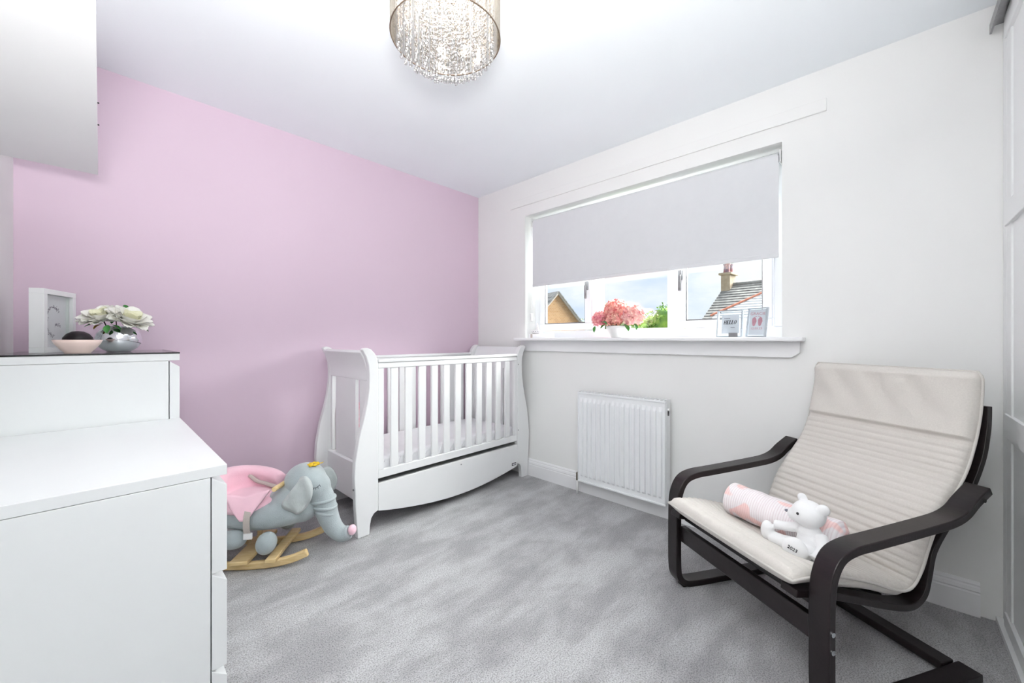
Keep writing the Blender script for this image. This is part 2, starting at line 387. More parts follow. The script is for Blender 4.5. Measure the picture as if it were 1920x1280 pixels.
def smooth_path(pts, n=6):
    # Catmull-Rom through the points
    P = [Vector(p) for p in pts]; out = []
    for i in range(len(P) - 1):
        p0 = P[max(i - 1, 0)]; p1 = P[i]; p2 = P[i + 1]; p3 = P[min(i + 2, len(P) - 1)]
        for k in range(n):
            t = k / n
            out.append(0.5 * ((2 * p1) + (p2 - p0) * t + (2 * p0 - 5 * p1 + 4 * p2 - p3) * t * t + (3 * p1 - p0 - 3 * p2 + p3) * t ** 3))
    out.append(P[-1]); return out
def text_mesh(name, body, size, m, parent, loc, rot, shear=0.0, bold=0.0, ext=0.0004):
    cu = bpy.data.curves.new(name, 'FONT'); cu.body = body; cu.size = size; cu.align_x = 'CENTER'; cu.align_y = 'CENTER'; cu.shear = shear; cu.offset = bold; cu.extrude = ext
    cu.resolution_u = 3
    t = bpy.data.objects.new(name + '_tmp', cu); COL.objects.link(t)
    dg = bpy.context.evaluated_depsgraph_get(); me = bpy.data.meshes.new_from_object(t.evaluated_get(dg))
    bpy.data.objects.remove(t); me.materials.clear(); me.materials.append(M[m])
    o = bpy.data.objects.new(name, me); COL.objects.link(o); o.parent = parent; o.location = loc; o.rotation_euler = rot
    return o

# ------------------------------------------------------------------ room shell
XW, YP, XL, YF, ZC = 2.411, 2.737, -0.26, -0.31, 2.40
WY0, WY1, WZ0, WZ1 = 0.396, 2.156, 1.085, 2.108
struct(MB().box(XL - 0.15, XW + 0.02, -1.05, YP + 0.02, -0.12, 0.0).build('floor', 'carpet'))
struct(MB().box(XL - 0.15, XW + 0.25, -1.05, YP + 0.15, ZC, ZC + 0.12).build('ceiling', 'ceil'))
struct(MB().box(XL - 0.15, XW + 0.25, YP, YP + 0.15, -0.12, ZC).build('wall_back', 'pink'))
struct(MB().box(XL - 0.15, XL, -1.05, YP, -0.12, ZC).build('wall_left', 'wall'))
struct(MB().box(XL, XW, -1.05, -0.93, -0.12, ZC).build('wall_front', 'wall'))
b = MB()
b.box(XW, XW + 0.25, -1.05, WY0, -0.12, ZC); b.box(XW, XW + 0.25, WY1, YP, -0.12, ZC)
b.box(XW, XW + 0.25, WY0, WY1, -0.12, WZ0); b.box(XW, XW + 0.25, WY0, WY1, WZ1, ZC)
struct(b.build('wall_right', 'wall', weld=False, fixn=False))

def skirt(name, fn, a0, a1, axis):
    prof = [(0, 0), (0.018, 0), (0.018, 0.088), (0.015, 0.094), (0.018, 0.100), (0.015, 0.112), (0.010, 0.118), (0.011, 0.124), (0.004, 0.134), (0, 0.134)]
    o = struct(MB().prism([fn(*p) for p in prof], a0, a1, axis).build(name, 'gloss'))
    return o
skirt('baseboard_right', lambda d, z: (XW - d, z), YF + 0.05, YP - 0.001, 'y')
skirt('baseboard_back', lambda d, z: (YP - d, z), XL + 0.02, XW - 0.02, 'x')
skirt('baseboard_left', lambda d, z: (XL + d, z), -0.28, YP - 0.02, 'y')

# window: outer frame, mullions, sashes, panes
win = thing('window_1', 'white three light window behind the roller blind', 'window', (2.55, 1.27, WZ0)); win['kind'] = 'structure'
FX0, FX1 = 2.535, 2.60
def wbox(name, x0, x1, y0, y1, z0, z1, m='upvc', par=win, bev=0.004):
    return MB().box(x0, x1, y0, y1, z0, z1).build(name, m, par, bevel=bev)
wbox('outer_frame', FX0, FX1, WY0, WY1, WZ0, 1.165)
wbox('outer_frame', FX0, FX1, WY0, WY1, 2.085, WZ1)
wbox('outer_frame', FX0, FX1, WY1 - 0.058, WY1, 1.165, 2.085)
wbox('outer_frame', FX0, FX1, WY0, WY0 + 0.058, 1.165, 2.085)
wbox('mullion', FX0, FX1, 1.530, 1.602, 1.165, 2.085)
wbox('mullion', FX0, FX1, 0.966, 1.036, 1.165, 2.085)
def sash(y0, y1, fr, z0, z1):
    x0, x1 = FX0 - 0.012, FX0 + 0.03
    s = MB()
    s.box(x0, x1, y0, y1, z0, z0 + fr); s.box(x0, x1, y0, y1, z1 - fr, z1); s.box(x0, x1, y0, y0 + fr, z0 + fr, z1 - fr); s.box(x0, x1, y1 - fr, y1, z0 + fr, z1 - fr)
    so = s.build('sash', 'upvc', win, bevel=0.004)
    g = MB()
    g.box(x0 + 0.008, x0 + 0.02, y0 + fr, y1 - fr, z0 + fr, z0 + fr + 0.008); g.box(x0 + 0.008, x0 + 0.02, y0 + fr, y0 + fr + 0.006, z0 + fr, z1 - fr); g.box(x0 + 0.008, x0 + 0.02, y1 - fr - 0.006, y1 - fr, z0 + fr, z1 - fr)
    g.build('gasket', 'steel', so)
    MB().box(x0 + 0.012, x0 + 0.016, y0 + fr, y1 - fr, z0 + fr, z1 - fr).build('pane', 'glass', so)
    return so
sash(1.606, 2.096, 0.050, 1.170, 2.080)
sash(0.458, 0.962, 0.045, 1.168, 2.080)
wbox('glazing_bar', FX0 + 0.004, FX0 + 0.03, 1.036, 1.53, 1.1655, 1.172)
wbox('glazing_bar', FX0 + 0.004, FX0 + 0.03, 1.036, 1.53, 2.06, 2.085)
MB().box(FX0 + 0.016, FX0 + 0.020, 1.036, 1.530, 1.172, 2.06).build('pane', 'glass', win)
for y in (1.635, 0.945):
    h = MB().box(FX0 - 0.03, FX0 - 0.012, y - 0.012, y + 0.012, 1.47, 1.53).build('window_handle', 'steel', win, bevel=0.003)
    MB().box(FX0 - 0.042, FX0 - 0.03, y - 0.008, y + 0.008, 1.40, 1.50).build('lever', 'steel', h, bevel=0.003)
sl = thing('trim_1', 'white gloss window sill board with chamfered apron', 'sill', (2.40, 1.25, 1.0)); sl['kind'] = 'structure'
MB().box(2.318, FX0, 0.298, 2.204, 1.086, 1.108).build('sill_board', 'gloss', sl, bevel=0.006, seg=3)
MB().prism([(0.318, 1.086), (2.185, 1.086), (2.185, 1.004), (0.352, 1.004), (0.318, 1.03)], 2.389, XW, 'x').build('apron', 'gloss', sl, bevel=0.003)
struct(MB().box(2.399, XW, 0.216, 2.32, 2.192, 2.252).build('trim_2', 'wall', bevel=0.002))

# ------------------------------------------------------------------ roller blind
bl = thing('roller_blind', 'pale grey roller blind drawn halfway down the window', 'blind', (2.455, 1.255, 2.05))
MB().tube([(2.458, 0.418, 2.048), (2.458, 2.092, 2.048)], 0.024, 20).build('roller', 'blind', bl, smooth=False)
MB().box(2.4335, 2.4350, 0.414, 2.096, 1.538, 2.052).build('fabric', 'blind', bl)
MB().box(2.429, 2.440, 0.414, 2.096, 1.522, 1.546).build('hem_bar', 'blind', bl, bevel=0.004)
for y in (0.404, 2.100):
    MB().box(2.432, 2.486, y, y + 0.006, 2.016, 2.082).build('bracket', 'plastic', bl, bevel=0.001)
ch = MB()
for xx in (2.44, 2.452):
    ch.tube([(xx, 2.118, 2.05), (xx, 2.118, 1.30)], 0.0022, 6)
ch.build('pull_chain', 'plastic', bl, smooth=True)
MB().box(2.434, 2.458, 2.110, 2.126, 1.25, 1.31).build('chain_weight', 'plastic', bl, bevel=0.004)

# ------------------------------------------------------------------ wardrobe (along the wall at the camera's right)
wd = thing('sliding_wardrobe', 'white sliding door wardrobe with recessed panels at the right edge', 'wardrobe', (1.1, -0.6, 0))
MB().box(2.352, XW - 0.002, -0.36, -0.318, 0, ZC - 0.002).build('filler_strip', 'satin', wd, bevel=0.002)
MB().box(XL + 0.002, XW - 0.002, -0.92, -0.37, ZC - 0.06, ZC - 0.002).build('top_panel', 'satin', wd)
MB().box(XL + 0.002, XW - 0.002, -0.36, -0.300, 0.001, 0.022).build('floor_track', 'satin', wd)
tk = MB(); tk.box(XL + 0.01, 2.398, -0.345, -0.285, 2.312, 2.322); tk.box(XL + 0.01, 2.398, -0.289, -0.283, 2.285, 2.322); tk.build('top_track', 'steel', wd)
MB().box(XL + 0.01, 2.398, -0.36, -0.32, 2.322, ZC - 0.061).build('header_board', 'satin', wd)
dw = 0.865
for i in range(3):
    x1 = 2.348 - i * (dw + 0.004); x0 = x1 - dw
    yb, yf = (-0.345, -0.318)
    d = MB().box(x0, x1, yb, yf - 0.006, 0.024, 2.305).build('sliding_door', 'satin', wd, bevel=0.001)
    for (a, c) in ((x0, x0 + 0.075), (x1 - 0.075, x1)):
        MB().box(a, c, yf - 0.007, yf, 0.024, 2.305).build('stile', 'satin', d, bevel=0.0015)
    for (a, c) in ((0.024, 0.075), (0.731, 0.819), (1.520, 1.601), (2.225, 2.305)):
        MB().box(x0, x1, yf - 0.007, yf + 0.006, a, c).build('rail', 'satin', d, bevel=0.0015)

# ------------------------------------------------------------------ chests of drawers
def chest(name, label, y0, y1, ztop, nd):
    x0, x1 = XL + 0.022, 0.223
    t = thing(name, label, 'chest', ((x0 + x1) / 2, (y0 + y1) / 2, 0))
    MB().box(x0, x1, y0, y1, ztop - 0.026, ztop).build('top', 'chest', t, bevel=0.0012)
    for a, c in ((y0, y0 + 0.018), (y1 - 0.018, y1)):
        MB().box(x0, x1 - 0.034, a, c, 0.002, ztop - 0.027).build('side_panel', 'chest', t, bevel=0.001)
    MB().box(x0, x0 + 0.006, y0 + 0.019, y1 - 0.019, 0.03, ztop - 0.028).build('back_panel', 'chest', t)
    hz = (ztop - 0.026 - 0.03) / nd
    for i in range(nd):
        za = 0.03 + i * hz; zb = za + hz - 0.002
        # front with the slanted finger grip along its upper edge
        xb = x1 - 0.031
        poly = [(xb, za), (x1, za), (x1, zb - 0.024), (xb, zb - 0.001)]
        d = MB().prism(poly, y0 + 0.0015, y1 - 0.0015, 'y').build('drawer', 'chest', t, bevel=0.0008)
        MB().box(x0 + 0.05, xb - 0.004, y0 + 0.03, y1 - 0.03, za + 0.015, zb - 0.07).build('drawer_box', 'chest', d)
    MB().box(x0 + 0.05, x1 - 0.05, y0 + 0.02, y1 - 0.02, 0.002, 0.028).build('plinth', 'chest', t)
    return t
chest('chest_of_drawers', 'low white chest of drawers nearest the camera with bare top', 1.216, 2.074, 0.780, 3)
chest('chest_of_drawers', 'taller white chest of drawers with glass top holding vase and frame', 2.080, 2.715, 1.038, 4)
gt = thing('glass_top', 'clear glass sheet with dark edge on the taller chest', 'glass', (0.0, 2.4, 1.039))
MB().box(XL + 0.022, 0.222, 2.081, 2.714, 1.0395, 1.0445).build('sheet', 'tglass', gt)
g = MB(); g.box(XL + 0.022, 0.2235, 2.0795, 2.081, 1.0393, 1.0447); g.box(0.222, 0.2235, 2.081, 2.715, 1.0393, 1.0447); g.build('polished_edge', 'gedge', gt)
GZ = 1.0449

# wall shelf
sh = thing('wall_shelf', 'thick white floating shelf high on the left wall', 'shelf', (-0.13, 1.68, 1.74))
MB().box(XL + 0.001, -0.006, 1.134, 2.239, 1.740, 1.790).build('board', 'satin', sh, bevel=0.001)
for y in (1.667, 1.837):
    MB().tube([(-0.0062, y, 1.786), (-0.002, y, 1.786)], 0.0022, 6).build('pin', 'dark', sh)

# ------------------------------------------------------------------ things on the taller chest
# picture frame, standing turned towards the window
pf = thing('picture_frame', 'deep white box frame with floral letter print on the glass top', 'frame', (-0.105, 2.30, GZ), math.radians(0))
# frame front plane runs from (-0.147,2.30) towards (-0.075,2.46); local x along the front, local y backwards
fa = math.atan2(0.185, 0.075)
pf.rotation_euler = (0, 0, fa); pf.location = (-0.146, 2.30, GZ)
fw, fh, fd = 0.20, 0.245, 0.042
def pbox(name, x0, x1, y0, y1, z0, z1, m, par, bev=0.001): return MB().box(x0, x1, y0, y1, z0, z1).build(name, m, par, bevel=bev, local=True)
for a in ((0, fw, 0, fd, 0, 0.02), (0, fw, 0, fd, fh - 0.02, fh), (0, 0.02, 0, fd, 0.02, fh - 0.02), (fw - 0.02, fw, 0, fd, 0.02, fh - 0.02)):
    pbox('moulding', *a, 'satin', pf)
mt = pbox('mount', 0.02, fw - 0.02, 0.022, 0.026, 0.02, fh - 0.02, 'paper', pf, 0)
pg = MB(); rr = random.Random(3)
for k in range(150):
    a = math.radians(40 + 290 * k / 150) if k < 120 else None
    if a is not None: px_, pz_ = fw / 2 + 0.042 * math.cos(a), fh / 2 + 0.058 * math.sin(a)
    else: px_, pz_ = fw / 2 + 0.01 + 0.032 * (k - 120) / 30, fh / 2 - 0.012
    px_ += rr.gauss(0, 0.0035); pz_ += rr.gauss(0, 0.0035); q = rr.uniform(0.0008, 0.0022)
    pg.lathe([(q, 0), (q, 0.0006)], 6)
    n0 = len(pg.v) - 12
    for i in range(n0, len(pg.v)):
        x, y, z = pg.v[i]; pg.v[i] = (px_ + x, 0.0218 - z, pz_ + y)
stuff(pg.build('letter_print', 'print', mt, local=True))
pbox('glazing', 0.02, fw - 0.02, 0.012, 0.0135, 0.02, fh - 0.02, 'glass', pf, 0)

bo = thing('trinket_bowl', 'shallow blush pink bowl on the glass top', 'bowl', (-0.058, 2.20, GZ))
MB().lathe([(0.0, 0.000), (0.034, 0.0), (0.036, 0.004), (0.048, 0.018), (0.060, 0.036), (0.066, 0.050), (0.063, 0.0505), (0.056, 0.036), (0.044, 0.018), (0.03, 0.010), (0.0, 0.009)], 36).build('bowl_wall', 'bowl', bo, smooth=True, local=True)
MB().lathe([(0.0, 0.0), (0.028, 0.0), (0.028, 0.0009), (0, 0.0009)], 24).build('foot_ring', 'bowl', bo, smooth=False, local=True)
br = thing('hair_brush', 'dark glossy domed hairbrush lying in the pink bowl', 'brush', (-0.058, 2.205, GZ + 0.019))
MB().lathe([(0.0, 0.064), (0.016, 0.062), (0.030, 0.053), (0.039, 0.040), (0.041, 0.030), (0.036, 0.026), (0.0, 0.026)], 28).build('shell', 'stone', br, smooth=True, local=True)
bq = MB()
for k in range(40):
    r = 0.026 * math.sqrt((k + 0.5) / 40); a = k * 2.39996
    bq.tube([(r * math.cos(a), r * math.sin(a), 0.027), (r * math.cos(a), r * math.sin(a), 0.0005)], 0.0011, 5)
stuff(bq.build('bristles', 'black', br, local=True))

va = thing('rose_vase', 'round silvered glass bowl vase holding white roses', 'vase', (0.055, 2.36, GZ))
prof = [(0.0, 0.0), (0.036, 0.0), (0.040, 0.003), (0.058, 0.016), (0.070, 0.036), (0.073, 0.054), (0.070, 0.072), (0.060, 0.090), (0.046, 0.101), (0.044, 0.104), (0.042, 0.101), (0.056, 0.088), (0.066, 0.070), (0.069, 0.054), (0.066, 0.036), (0.054, 0.018), (0.03, 0.008), (0.0, 0.007)]
MB().lathe(prof, 40).build('vase_bowl', 'mirror', va, smooth=True, local=True)
MB().lathe([(0.0440, 0.1025), (0.0465, 0.1035), (0.0462, 0.1065), (0.0436, 0.1070), (0.0425, 0.105), (0.0440, 0.1025)], 40).build('rim', 'mirror', va, smooth=True, local=True)

def petal_mesh():
    def fn(u, v):
        x = (u - 0.5) * 2; wv = math.sin(PI * min(1, 0.12 + 0.80 * v)) ** 0.6
        X = x * 0.62 * wv; Z = v * (1.0 - 0.12 * x * x)
        Y = 0.30 * x * x * wv - 0.30 * math.sin(v * PI * 0.55) ** 1.0 - 0.22 * max(0, v - 0.7) * 2 + 0.03 * math.sin(9 * x + 5 * v)
        return (X, Y, Z)
    b = MB().grid(fn, 6, 6); me = bpy.data.meshes.new('petal'); me.from_pydata(b.v, [], b.f)
    for p in me.polygons: p.use_smooth = True
    return me
PET = petal_mesh(); PET.materials.append(M['rose']); PET_C = PET.copy(); PET_C.materials[0] = M['rose_c']
def leaf_fn(L, W):
    def fn(u, v):
        x = (u - 0.5) * 2; wv = math.sin(PI * v) ** 0.8
        return (x * W / 2 * wv, L * v, 0.18 * W * x * x * wv + 0.10 * L * math.sin(v * PI))
    return fn
def leaf(parent, loc, rot, L, W, m='leaf'):
    o = MB().grid(leaf_fn(L, W), 4, 7).build('leaf', m, parent, smooth=True, local=True, fixn=False); o.location = loc; o.rotation_euler = rot; return o
def rose(label, loc, tilt, size, seedn, base):
    t = thing('white_rose', label, 'flower', loc, 0, 'white roses in the silvered vase'); t.rotation_euler = tilt
    rr = random.Random(seedn); k = 0
    for ring, (n, rad, ang, sc) in enumerate(((3, 0.02, 2, 0.62), (4, 0.12, 10, 0.74), (5, 0.22, 22, 0.84), (7, 0.30, 34, 0.92), (8, 0.34, 54, 0.95))):
        for i in range(n):
            a = 2 * PI * i / n + ring * 0.7 + rr.uniform(-0.15, 0.15)
            o = bpy.data.objects.new('petal', PET_C if ring < 2 else PET); COL.objects.link(o); o.parent = t
            s_ = size * sc * rr.uniform(0.92, 1.08)
            o.scale = (s_, s_, s_); o.location = (size * rad * math.cos(a), size * rad * math.sin(a), size * 0.02 * (5 - ring))
            o.rotation_euler = (Euler((0, 0, a + PI / 2)).to_matrix() @ Euler((math.radians(ang + rr.uniform(-6, 6)), 0, 0)).to_matrix()).to_euler()
            k += 1
    inv = (Matrix.Translation(loc) @ Euler(tilt).to_matrix().to_4x4()).inverted()
    b0 = inv @ Vector(base)
    MB().tube(smooth_path([(0, 0, 0.002), (0, 0, -0.02), tuple(b0 * 0.6 + Vector((0, 0, -0.01))), tuple(b0)], 5), 0.0022, 6).build('stem', 'stem', t, smooth=True, local=True)
    return t
vb = (0.055, 2.36, GZ + 0.012)
r1 = rose('fuller white rose at the right of the silvered vase', (0.083, 2.335, 1.172), (math.radians(34), math.radians(12), 0.3), 0.062, 1, vb)
r2 = rose('white rose leaning left over the pink bowl', (0.008, 2.355, 1.178), (math.radians(24), math.radians(-20), 0), 0.060, 2, (0.05, 2.355, GZ + 0.012))
r3 = rose('white rose at the back behind the other two blooms', (0.046, 2.405, 1.185), (math.radians(-10), 0, 0.5), 0.052, 3, (0.05, 2.37, GZ + 0.012))
def world_leaf(t, wl, L, W, rz, pitch, m='leaf'):
    mw = Matrix.Translation(t.location) @ t.rotation_euler.to_matrix().to_4x4()
    ml = mw.inverted() @ (Matrix.Translation(wl) @ Euler((pitch, 0, rz)).to_matrix().to_4x4())
    o = leaf(t, (0, 0, 0), (0, 0, 0), L, W, m); o.location = ml.to_translation(); o.rotation_euler = ml.to_euler()
world_leaf(r2, (0.012, 2.33, 1.160), 0.062, 0.026, math.radians(105), -0.25)
world_leaf(r2, (0.005, 2.325, 1.158), 0.034, 0.022, math.radians(115), -0.7, 'leaf_o')
world_leaf(r2, (0.022, 2.305, 1.156), 0.040, 0.022, math.radians(165), -1.1)
world_leaf(r1, (0.028, 2.305, 1.157), 0.042, 0.024, math.radians(-120), -0.6)
world_leaf(r1, (0.118, 2.32, 1.152), 0.036, 0.022, math.radians(-80), -0.7)
world_leaf(r3, (0.078, 2.41, 1.225), 0.03, 0.018, math.radians(10), 0.9)
world_leaf(r1, (0.032, 2.315, 1.160), 0.04, 0.018, math.radians(-20), 0.7)

# ------------------------------------------------------------------ crib (cot bed)
cr = thing('cot_bed', 'white sleigh cot bed with slatted side in the corner', 'cot', (1.68, 2.40, 0))
CY0, CY1 = 2.105, 2.698
prof = [(.977, .001), (.966, .16), (.963, .25), (.959, .337), (.963, .423), (.986, .557), (1.012, .65), (1.031, .735), (1.043, .822), (1.045, .90), (1.041, .95), (1.026, 1.0), (1.003, 1.038), (1.012, 1.047), (1.031, 1.049), (1.055, 1.040), (1.078, 1.015), (1.092, .985), (1.097, .955), (1.097, .123), (1.073, .112), (1.056, .09), (1.048, .05), (1.045, .001)]
XM = 1.680
def mir(p): return (2 * XM - p[0], p[1])
outer = [p for p in prof[6:14]]
for end in (0, 1):
    f = (lambda p: p) if end == 0 else mir
    for (a, c) in ((CY0, CY0 + 0.036), (CY1 - 0.036, CY1)):
        MB().prism([f(p) for p in prof], a, c, 'y').build('end_post', 'satin', cr, bevel=0.004, seg=2)
    # curved top board between the posts
    path = [f((1.060, .86)), f((1.058, .92)), f((1.048, .965)), f((1.034, 1.0)), f((1.016, 1.03))]
    MB().ribbon(smooth_path(path, 5), 0.026, CY0 + 0.0365, CY1 - 0.0365, 'y').build('scroll_top', 'satin', cr, smooth=False, bevel=0.004)
    xa, xb = sorted((f((1.050, 0))[0], f((1.072, 0))[0]))
    for (a, c) in ((CY0 + 0.0365, 2.243), (2.295, 2.579), (2.634, CY1 - 0.0365)):
        MB().box(xa, xb, a, c, 0.374, 0.90).build('end_slat', 'satin', cr, bevel=0.002)
    xa2, xb2 = sorted((f((1.030, 0))[0], f((1.078, 0))[0]))
    MB().box(xa2, xb2, CY0 + 0.0365, CY1 - 0.0365, 0.150, 0.373).build('end_panel', 'satin', cr, bevel=0.004)
for side, (a, c) in enumerate(((2.110, 2.134), (2.668, 2.692))):
    x0, x1 = 1.0975, 2.2625
    MB().box(x0, x1, a, c, 0.930, 0.962).build('top_rail', 'satin', cr, bevel=0.004)
    MB().box(x0, x1, a - 0.006, c + 0.006, 0.9625, 0.982).build('rail_cap', 'satin', cr, bevel=0.005)
    MB().box(x0, x1, a, c, 0.300, 0.347).build('bottom_rail', 'satin', cr, bevel=0.003)
    MB().box(x0, x0 + 0.036, a, c, 0.3475, 0.9295).build('stile', 'satin', cr, bevel=0.002)
    MB().box(x1 - 0.03, x1, a, c, 0.3475, 0.9295).build('stile', 'satin', cr, bevel=0.002)
    for i in range(11):
        xs = 1.182 + 0.0955 * i
        MB().box(xs, xs + 0.047, a + 0.004, c - 0.004, 0.3475, 0.9295).build('slat', 'satin', cr, bevel=0.002)
# under-bed drawer with bowed lower edge
arc = [(1.0975 + 1.165 * k / 24, 0.118 - 0.068 * math.sin(PI * k / 24) ** 0.9 - 0.012 * k / 24) for k in range(25)]
dr = MB().prism([(1.0985, 0.272)] + [(max(p[0], 1.0985), p[1]) for p in arc] + [(2.2615, 0.272)], 2.107, 2.128, 'y').build('under_drawer', 'satin', cr, bevel=0.002)
bd = MB().box(2.200, 2.246, 2.1055, 2.1072, 0.118, 0.138).build('badge', 'ink', dr)
for k in range(5): MB().box(2.205 + k * 0.0075, 2.210 + k * 0.0075, 2.1048, 2.1056, 0.123, 0.133).build('badge_mark', 'paper', bd)
MB().box(1.0985, 2.2615, 2.140, 2.66, 0.125, 0.26).build('drawer_box', 'satin', dr)
MB().box(1.0985, 2.2615, 2.137, 2.664, 0.292, 0.306).build('mattress_base', 'dark', cr)
for (x, z) in ((2.27, 0.90), (2.27, 0.385), (1.70, 0.245)):
    MB().tube([(x, 2.112, z), (x, 2.1035, z)], 0.004, 10).build('screw_cap', 'steel', cr)
MB().tube([(0.9645, 2.123, 0.27), (0.958, 2.123, 0.27)], 0.006, 10).build('bolt', 'steel', cr)
# mattress
def puff(x0, x1, y0, y1, z0, z1, name, m, par, bev=0.03):
    return MB().box(x0, x1, y0, y1, z0, z1).build(name, m, par, bevel=bev, seg=4)
mtr = thing('cot_mattress', 'white fitted mattress inside the cot bed', 'mattress', (1.68, 2.40, 0.307))
puff(1.102, 2.258, 2.142, 2.660, 0.3075, 0.412, 'mattress_body', 'matt', mtr, 0.022)
tb = MB()
for k in range(22):
    xx = 1.14 + k * 0.05
    tb.tube(smooth_path([(xx, 2.141, 0.33), (xx + 0.012 * math.sin(k), 2.140, 0.36), (xx + 0.02, 2.1415, 0.388)], 3), 0.0022, 5)
tb.build('sheet_pleats', 'matt', mtr, smooth=True)
pw = thing('floral_cushion', 'pink floral cushion propped against the back slats inside the cot', 'cushion', (1.226, 2.624, 0.4125))
def pillow(u, v, top):
    x = u * 2 - 1; y = v * 2 - 1
    e = max(0, (1 - x ** 8) * (1 - y ** 8)) ** 0.5
    return x, y, e
def pil(side):
    def fn(u, v):
        x, y, e = pillow(u, v, 1)
        return (1.2225 + 0.1425 * x, 2.637 + side * 0.024 * e, 0.4125 + 0.127 + 0.125 * y)
    return fn
b = MB().grid(pil(1), 14, 14); b.grid(pil(-1), 14, 14); b.build('cover', 'floral', pw, smooth=True, weld=True)
# ------------------------------------------------------------------ radiator
ra = thing('radiator', 'white panel radiator under the window', 'radiator', (2.35, 1.265, 0.1))
RY0, RY1, RZ0, RZ1, RX = 0.957, 1.576, 0.105, 0.730, 2.314
NG = 17
def rf(u, v):
    y = RY0 + 0.006 + u * (RY1 - RY0 - 0.012); z = RZ0 + 0.012 + v * (RZ1 - RZ0 - 0.024)
    ph = (u * (NG + 0.45) - 0.22); g = 0.0
    if 0 <= ph <= NG:
        fr = abs((ph % 1.0) - 0.5) * 2   # 0 centre
        g = 1.0 if fr < 0.50 else max(0.0, 1 - (fr - 0.50) / 0.16)
    hz = min(1, max(0, (v - 0.05) / 0.02)) * min(1, max(0, (0.94 - v) / 0.02))
    return (RX + 0.003 - 0.011 * g * hz, y, z)
fp = MB().grid(rf, NG * 14, 44)
fp.build('front_panel', 'rad', ra, smooth=False)
fr_ = MB(); x0 = RX - 0.004
fr_.box(x0, RX + 0.012, RY0, RY1, RZ0, RZ0 + 0.012); fr_.box(x0, RX + 0.012, RY0, RY1, RZ1 - 0.012, RZ1); fr_.box(x0, RX + 0.012, RY0, RY0 + 0.007, RZ0 + 0.012, RZ1 - 0.012); fr_.box(x0, RX + 0.012, RY1 - 0.007, RY1, RZ0 + 0.012, RZ1 - 0.012)
fr_.build('panel_edge', 'rad', ra, bevel=0.003)
for y in (RY0, RY1 - 0.003): MB().box(RX + 0.013, 2.386, y, y + 0.003, RZ0 + 0.01, RZ1 + 0.004).build('side_cover', 'rad', ra, bevel=0.001)
MB().box(RX + 0.03, 2.386, RY0 + 0.004, RY1 - 0.004, RZ0 + 0.02, RZ1 - 0.05).build('rear_panel', 'rad', ra)
for k in range(24):
    y = RY0 + 0.012 + k * 0.0252
    MB().box(RX + 0.013, 2.386, y, y + 0.014, RZ1 - 0.004, RZ1 + 0.002).build('grille_bar', 'rad', ra)
MB().tube([(2.352, RY0 + 0.002, 0.675), (2.352, RY0 - 0.012, 0.675)], 0.009, 12).build('air_vent', 'plastic', ra, bevel=0.001)
MB().box(2.347, 2.357, RY0 - 0.006, RY0 - 0.0005, 0.640, 0.672).build('vent_slot', 'dark', ra)
MB().tube([(2.352, RY1 + 0.028, 0.001), (2.352, RY1 + 0.028, 0.10)], 0.0085, 12).build('supply_pipe', 'plastic', ra, smooth=True)
vv = MB(); vv.tube([(2.352, RY1 + 0.028, 0.095), (2.352, RY1 + 0.028, 0.135)], 0.011, 12); vv.tube([(2.352, RY1 + 0.028, 0.13), (2.352, RY1 - 0.001, 0.13)], 0.008, 12)
vo = vv.build('valve', 'brass', ra, bevel=0.001)
MB().lathe([(0.0, 0.0), (0.011, 0.0), (0.012, 0.006), (0.008, 0.016), (0.0, 0.019)], 14, (2.352, RY1 + 0.028, 0.136)).build('valve_cap', 'brass', vo, smooth=True)

# ------------------------------------------------------------------ window sill things
SZ = 1.1085
hb = thing('flower_pot', 'white round pot of pink hydrangeas on the window sill', 'pot', (2.445, 1.335, SZ))
MB().lathe([(0, 0), (0.045, 0), (0.048, 0.004), (0.066, 0.03), (0.080, 0.06), (0.084, 0.078), (0.080, 0.079), (0.074, 0.06), (0.058, 0.03), (0.04, 0.012), (0, 0.011)], 36).build('pot_wall', 'plastic', hb, smooth=True, local=True)
MB().lathe([(0, 0.0600), (0.072, 0.0600), (0.072, 0.0615), (0, 0.0615)], 24).build('moss', 'leaf', hb, local=True)
def floret_into(b, c, nrm, s, rr):
    nrm = Vector(nrm).normalized(); t = nrm.orthogonal().normalized(); q = nrm.cross(t); a0 = rr.uniform(0, PI)
    for k in range(4):
        a = a0 + k * PI / 2; d = t * math.cos(a) + q * math.sin(a); e = nrm.cross(d)
        c = Vector(c)
        P = [c, c + d * s * 0.5 + e * s * 0.42 + nrm * s * 0.12, c + d * s * 1.0 + nrm * s * rr.uniform(0.1, 0.4), c + d * s * 0.5 - e * s * 0.42 + nrm * s * 0.12]
        b.add(P, [(0, 1, 2), (0, 2, 3)])
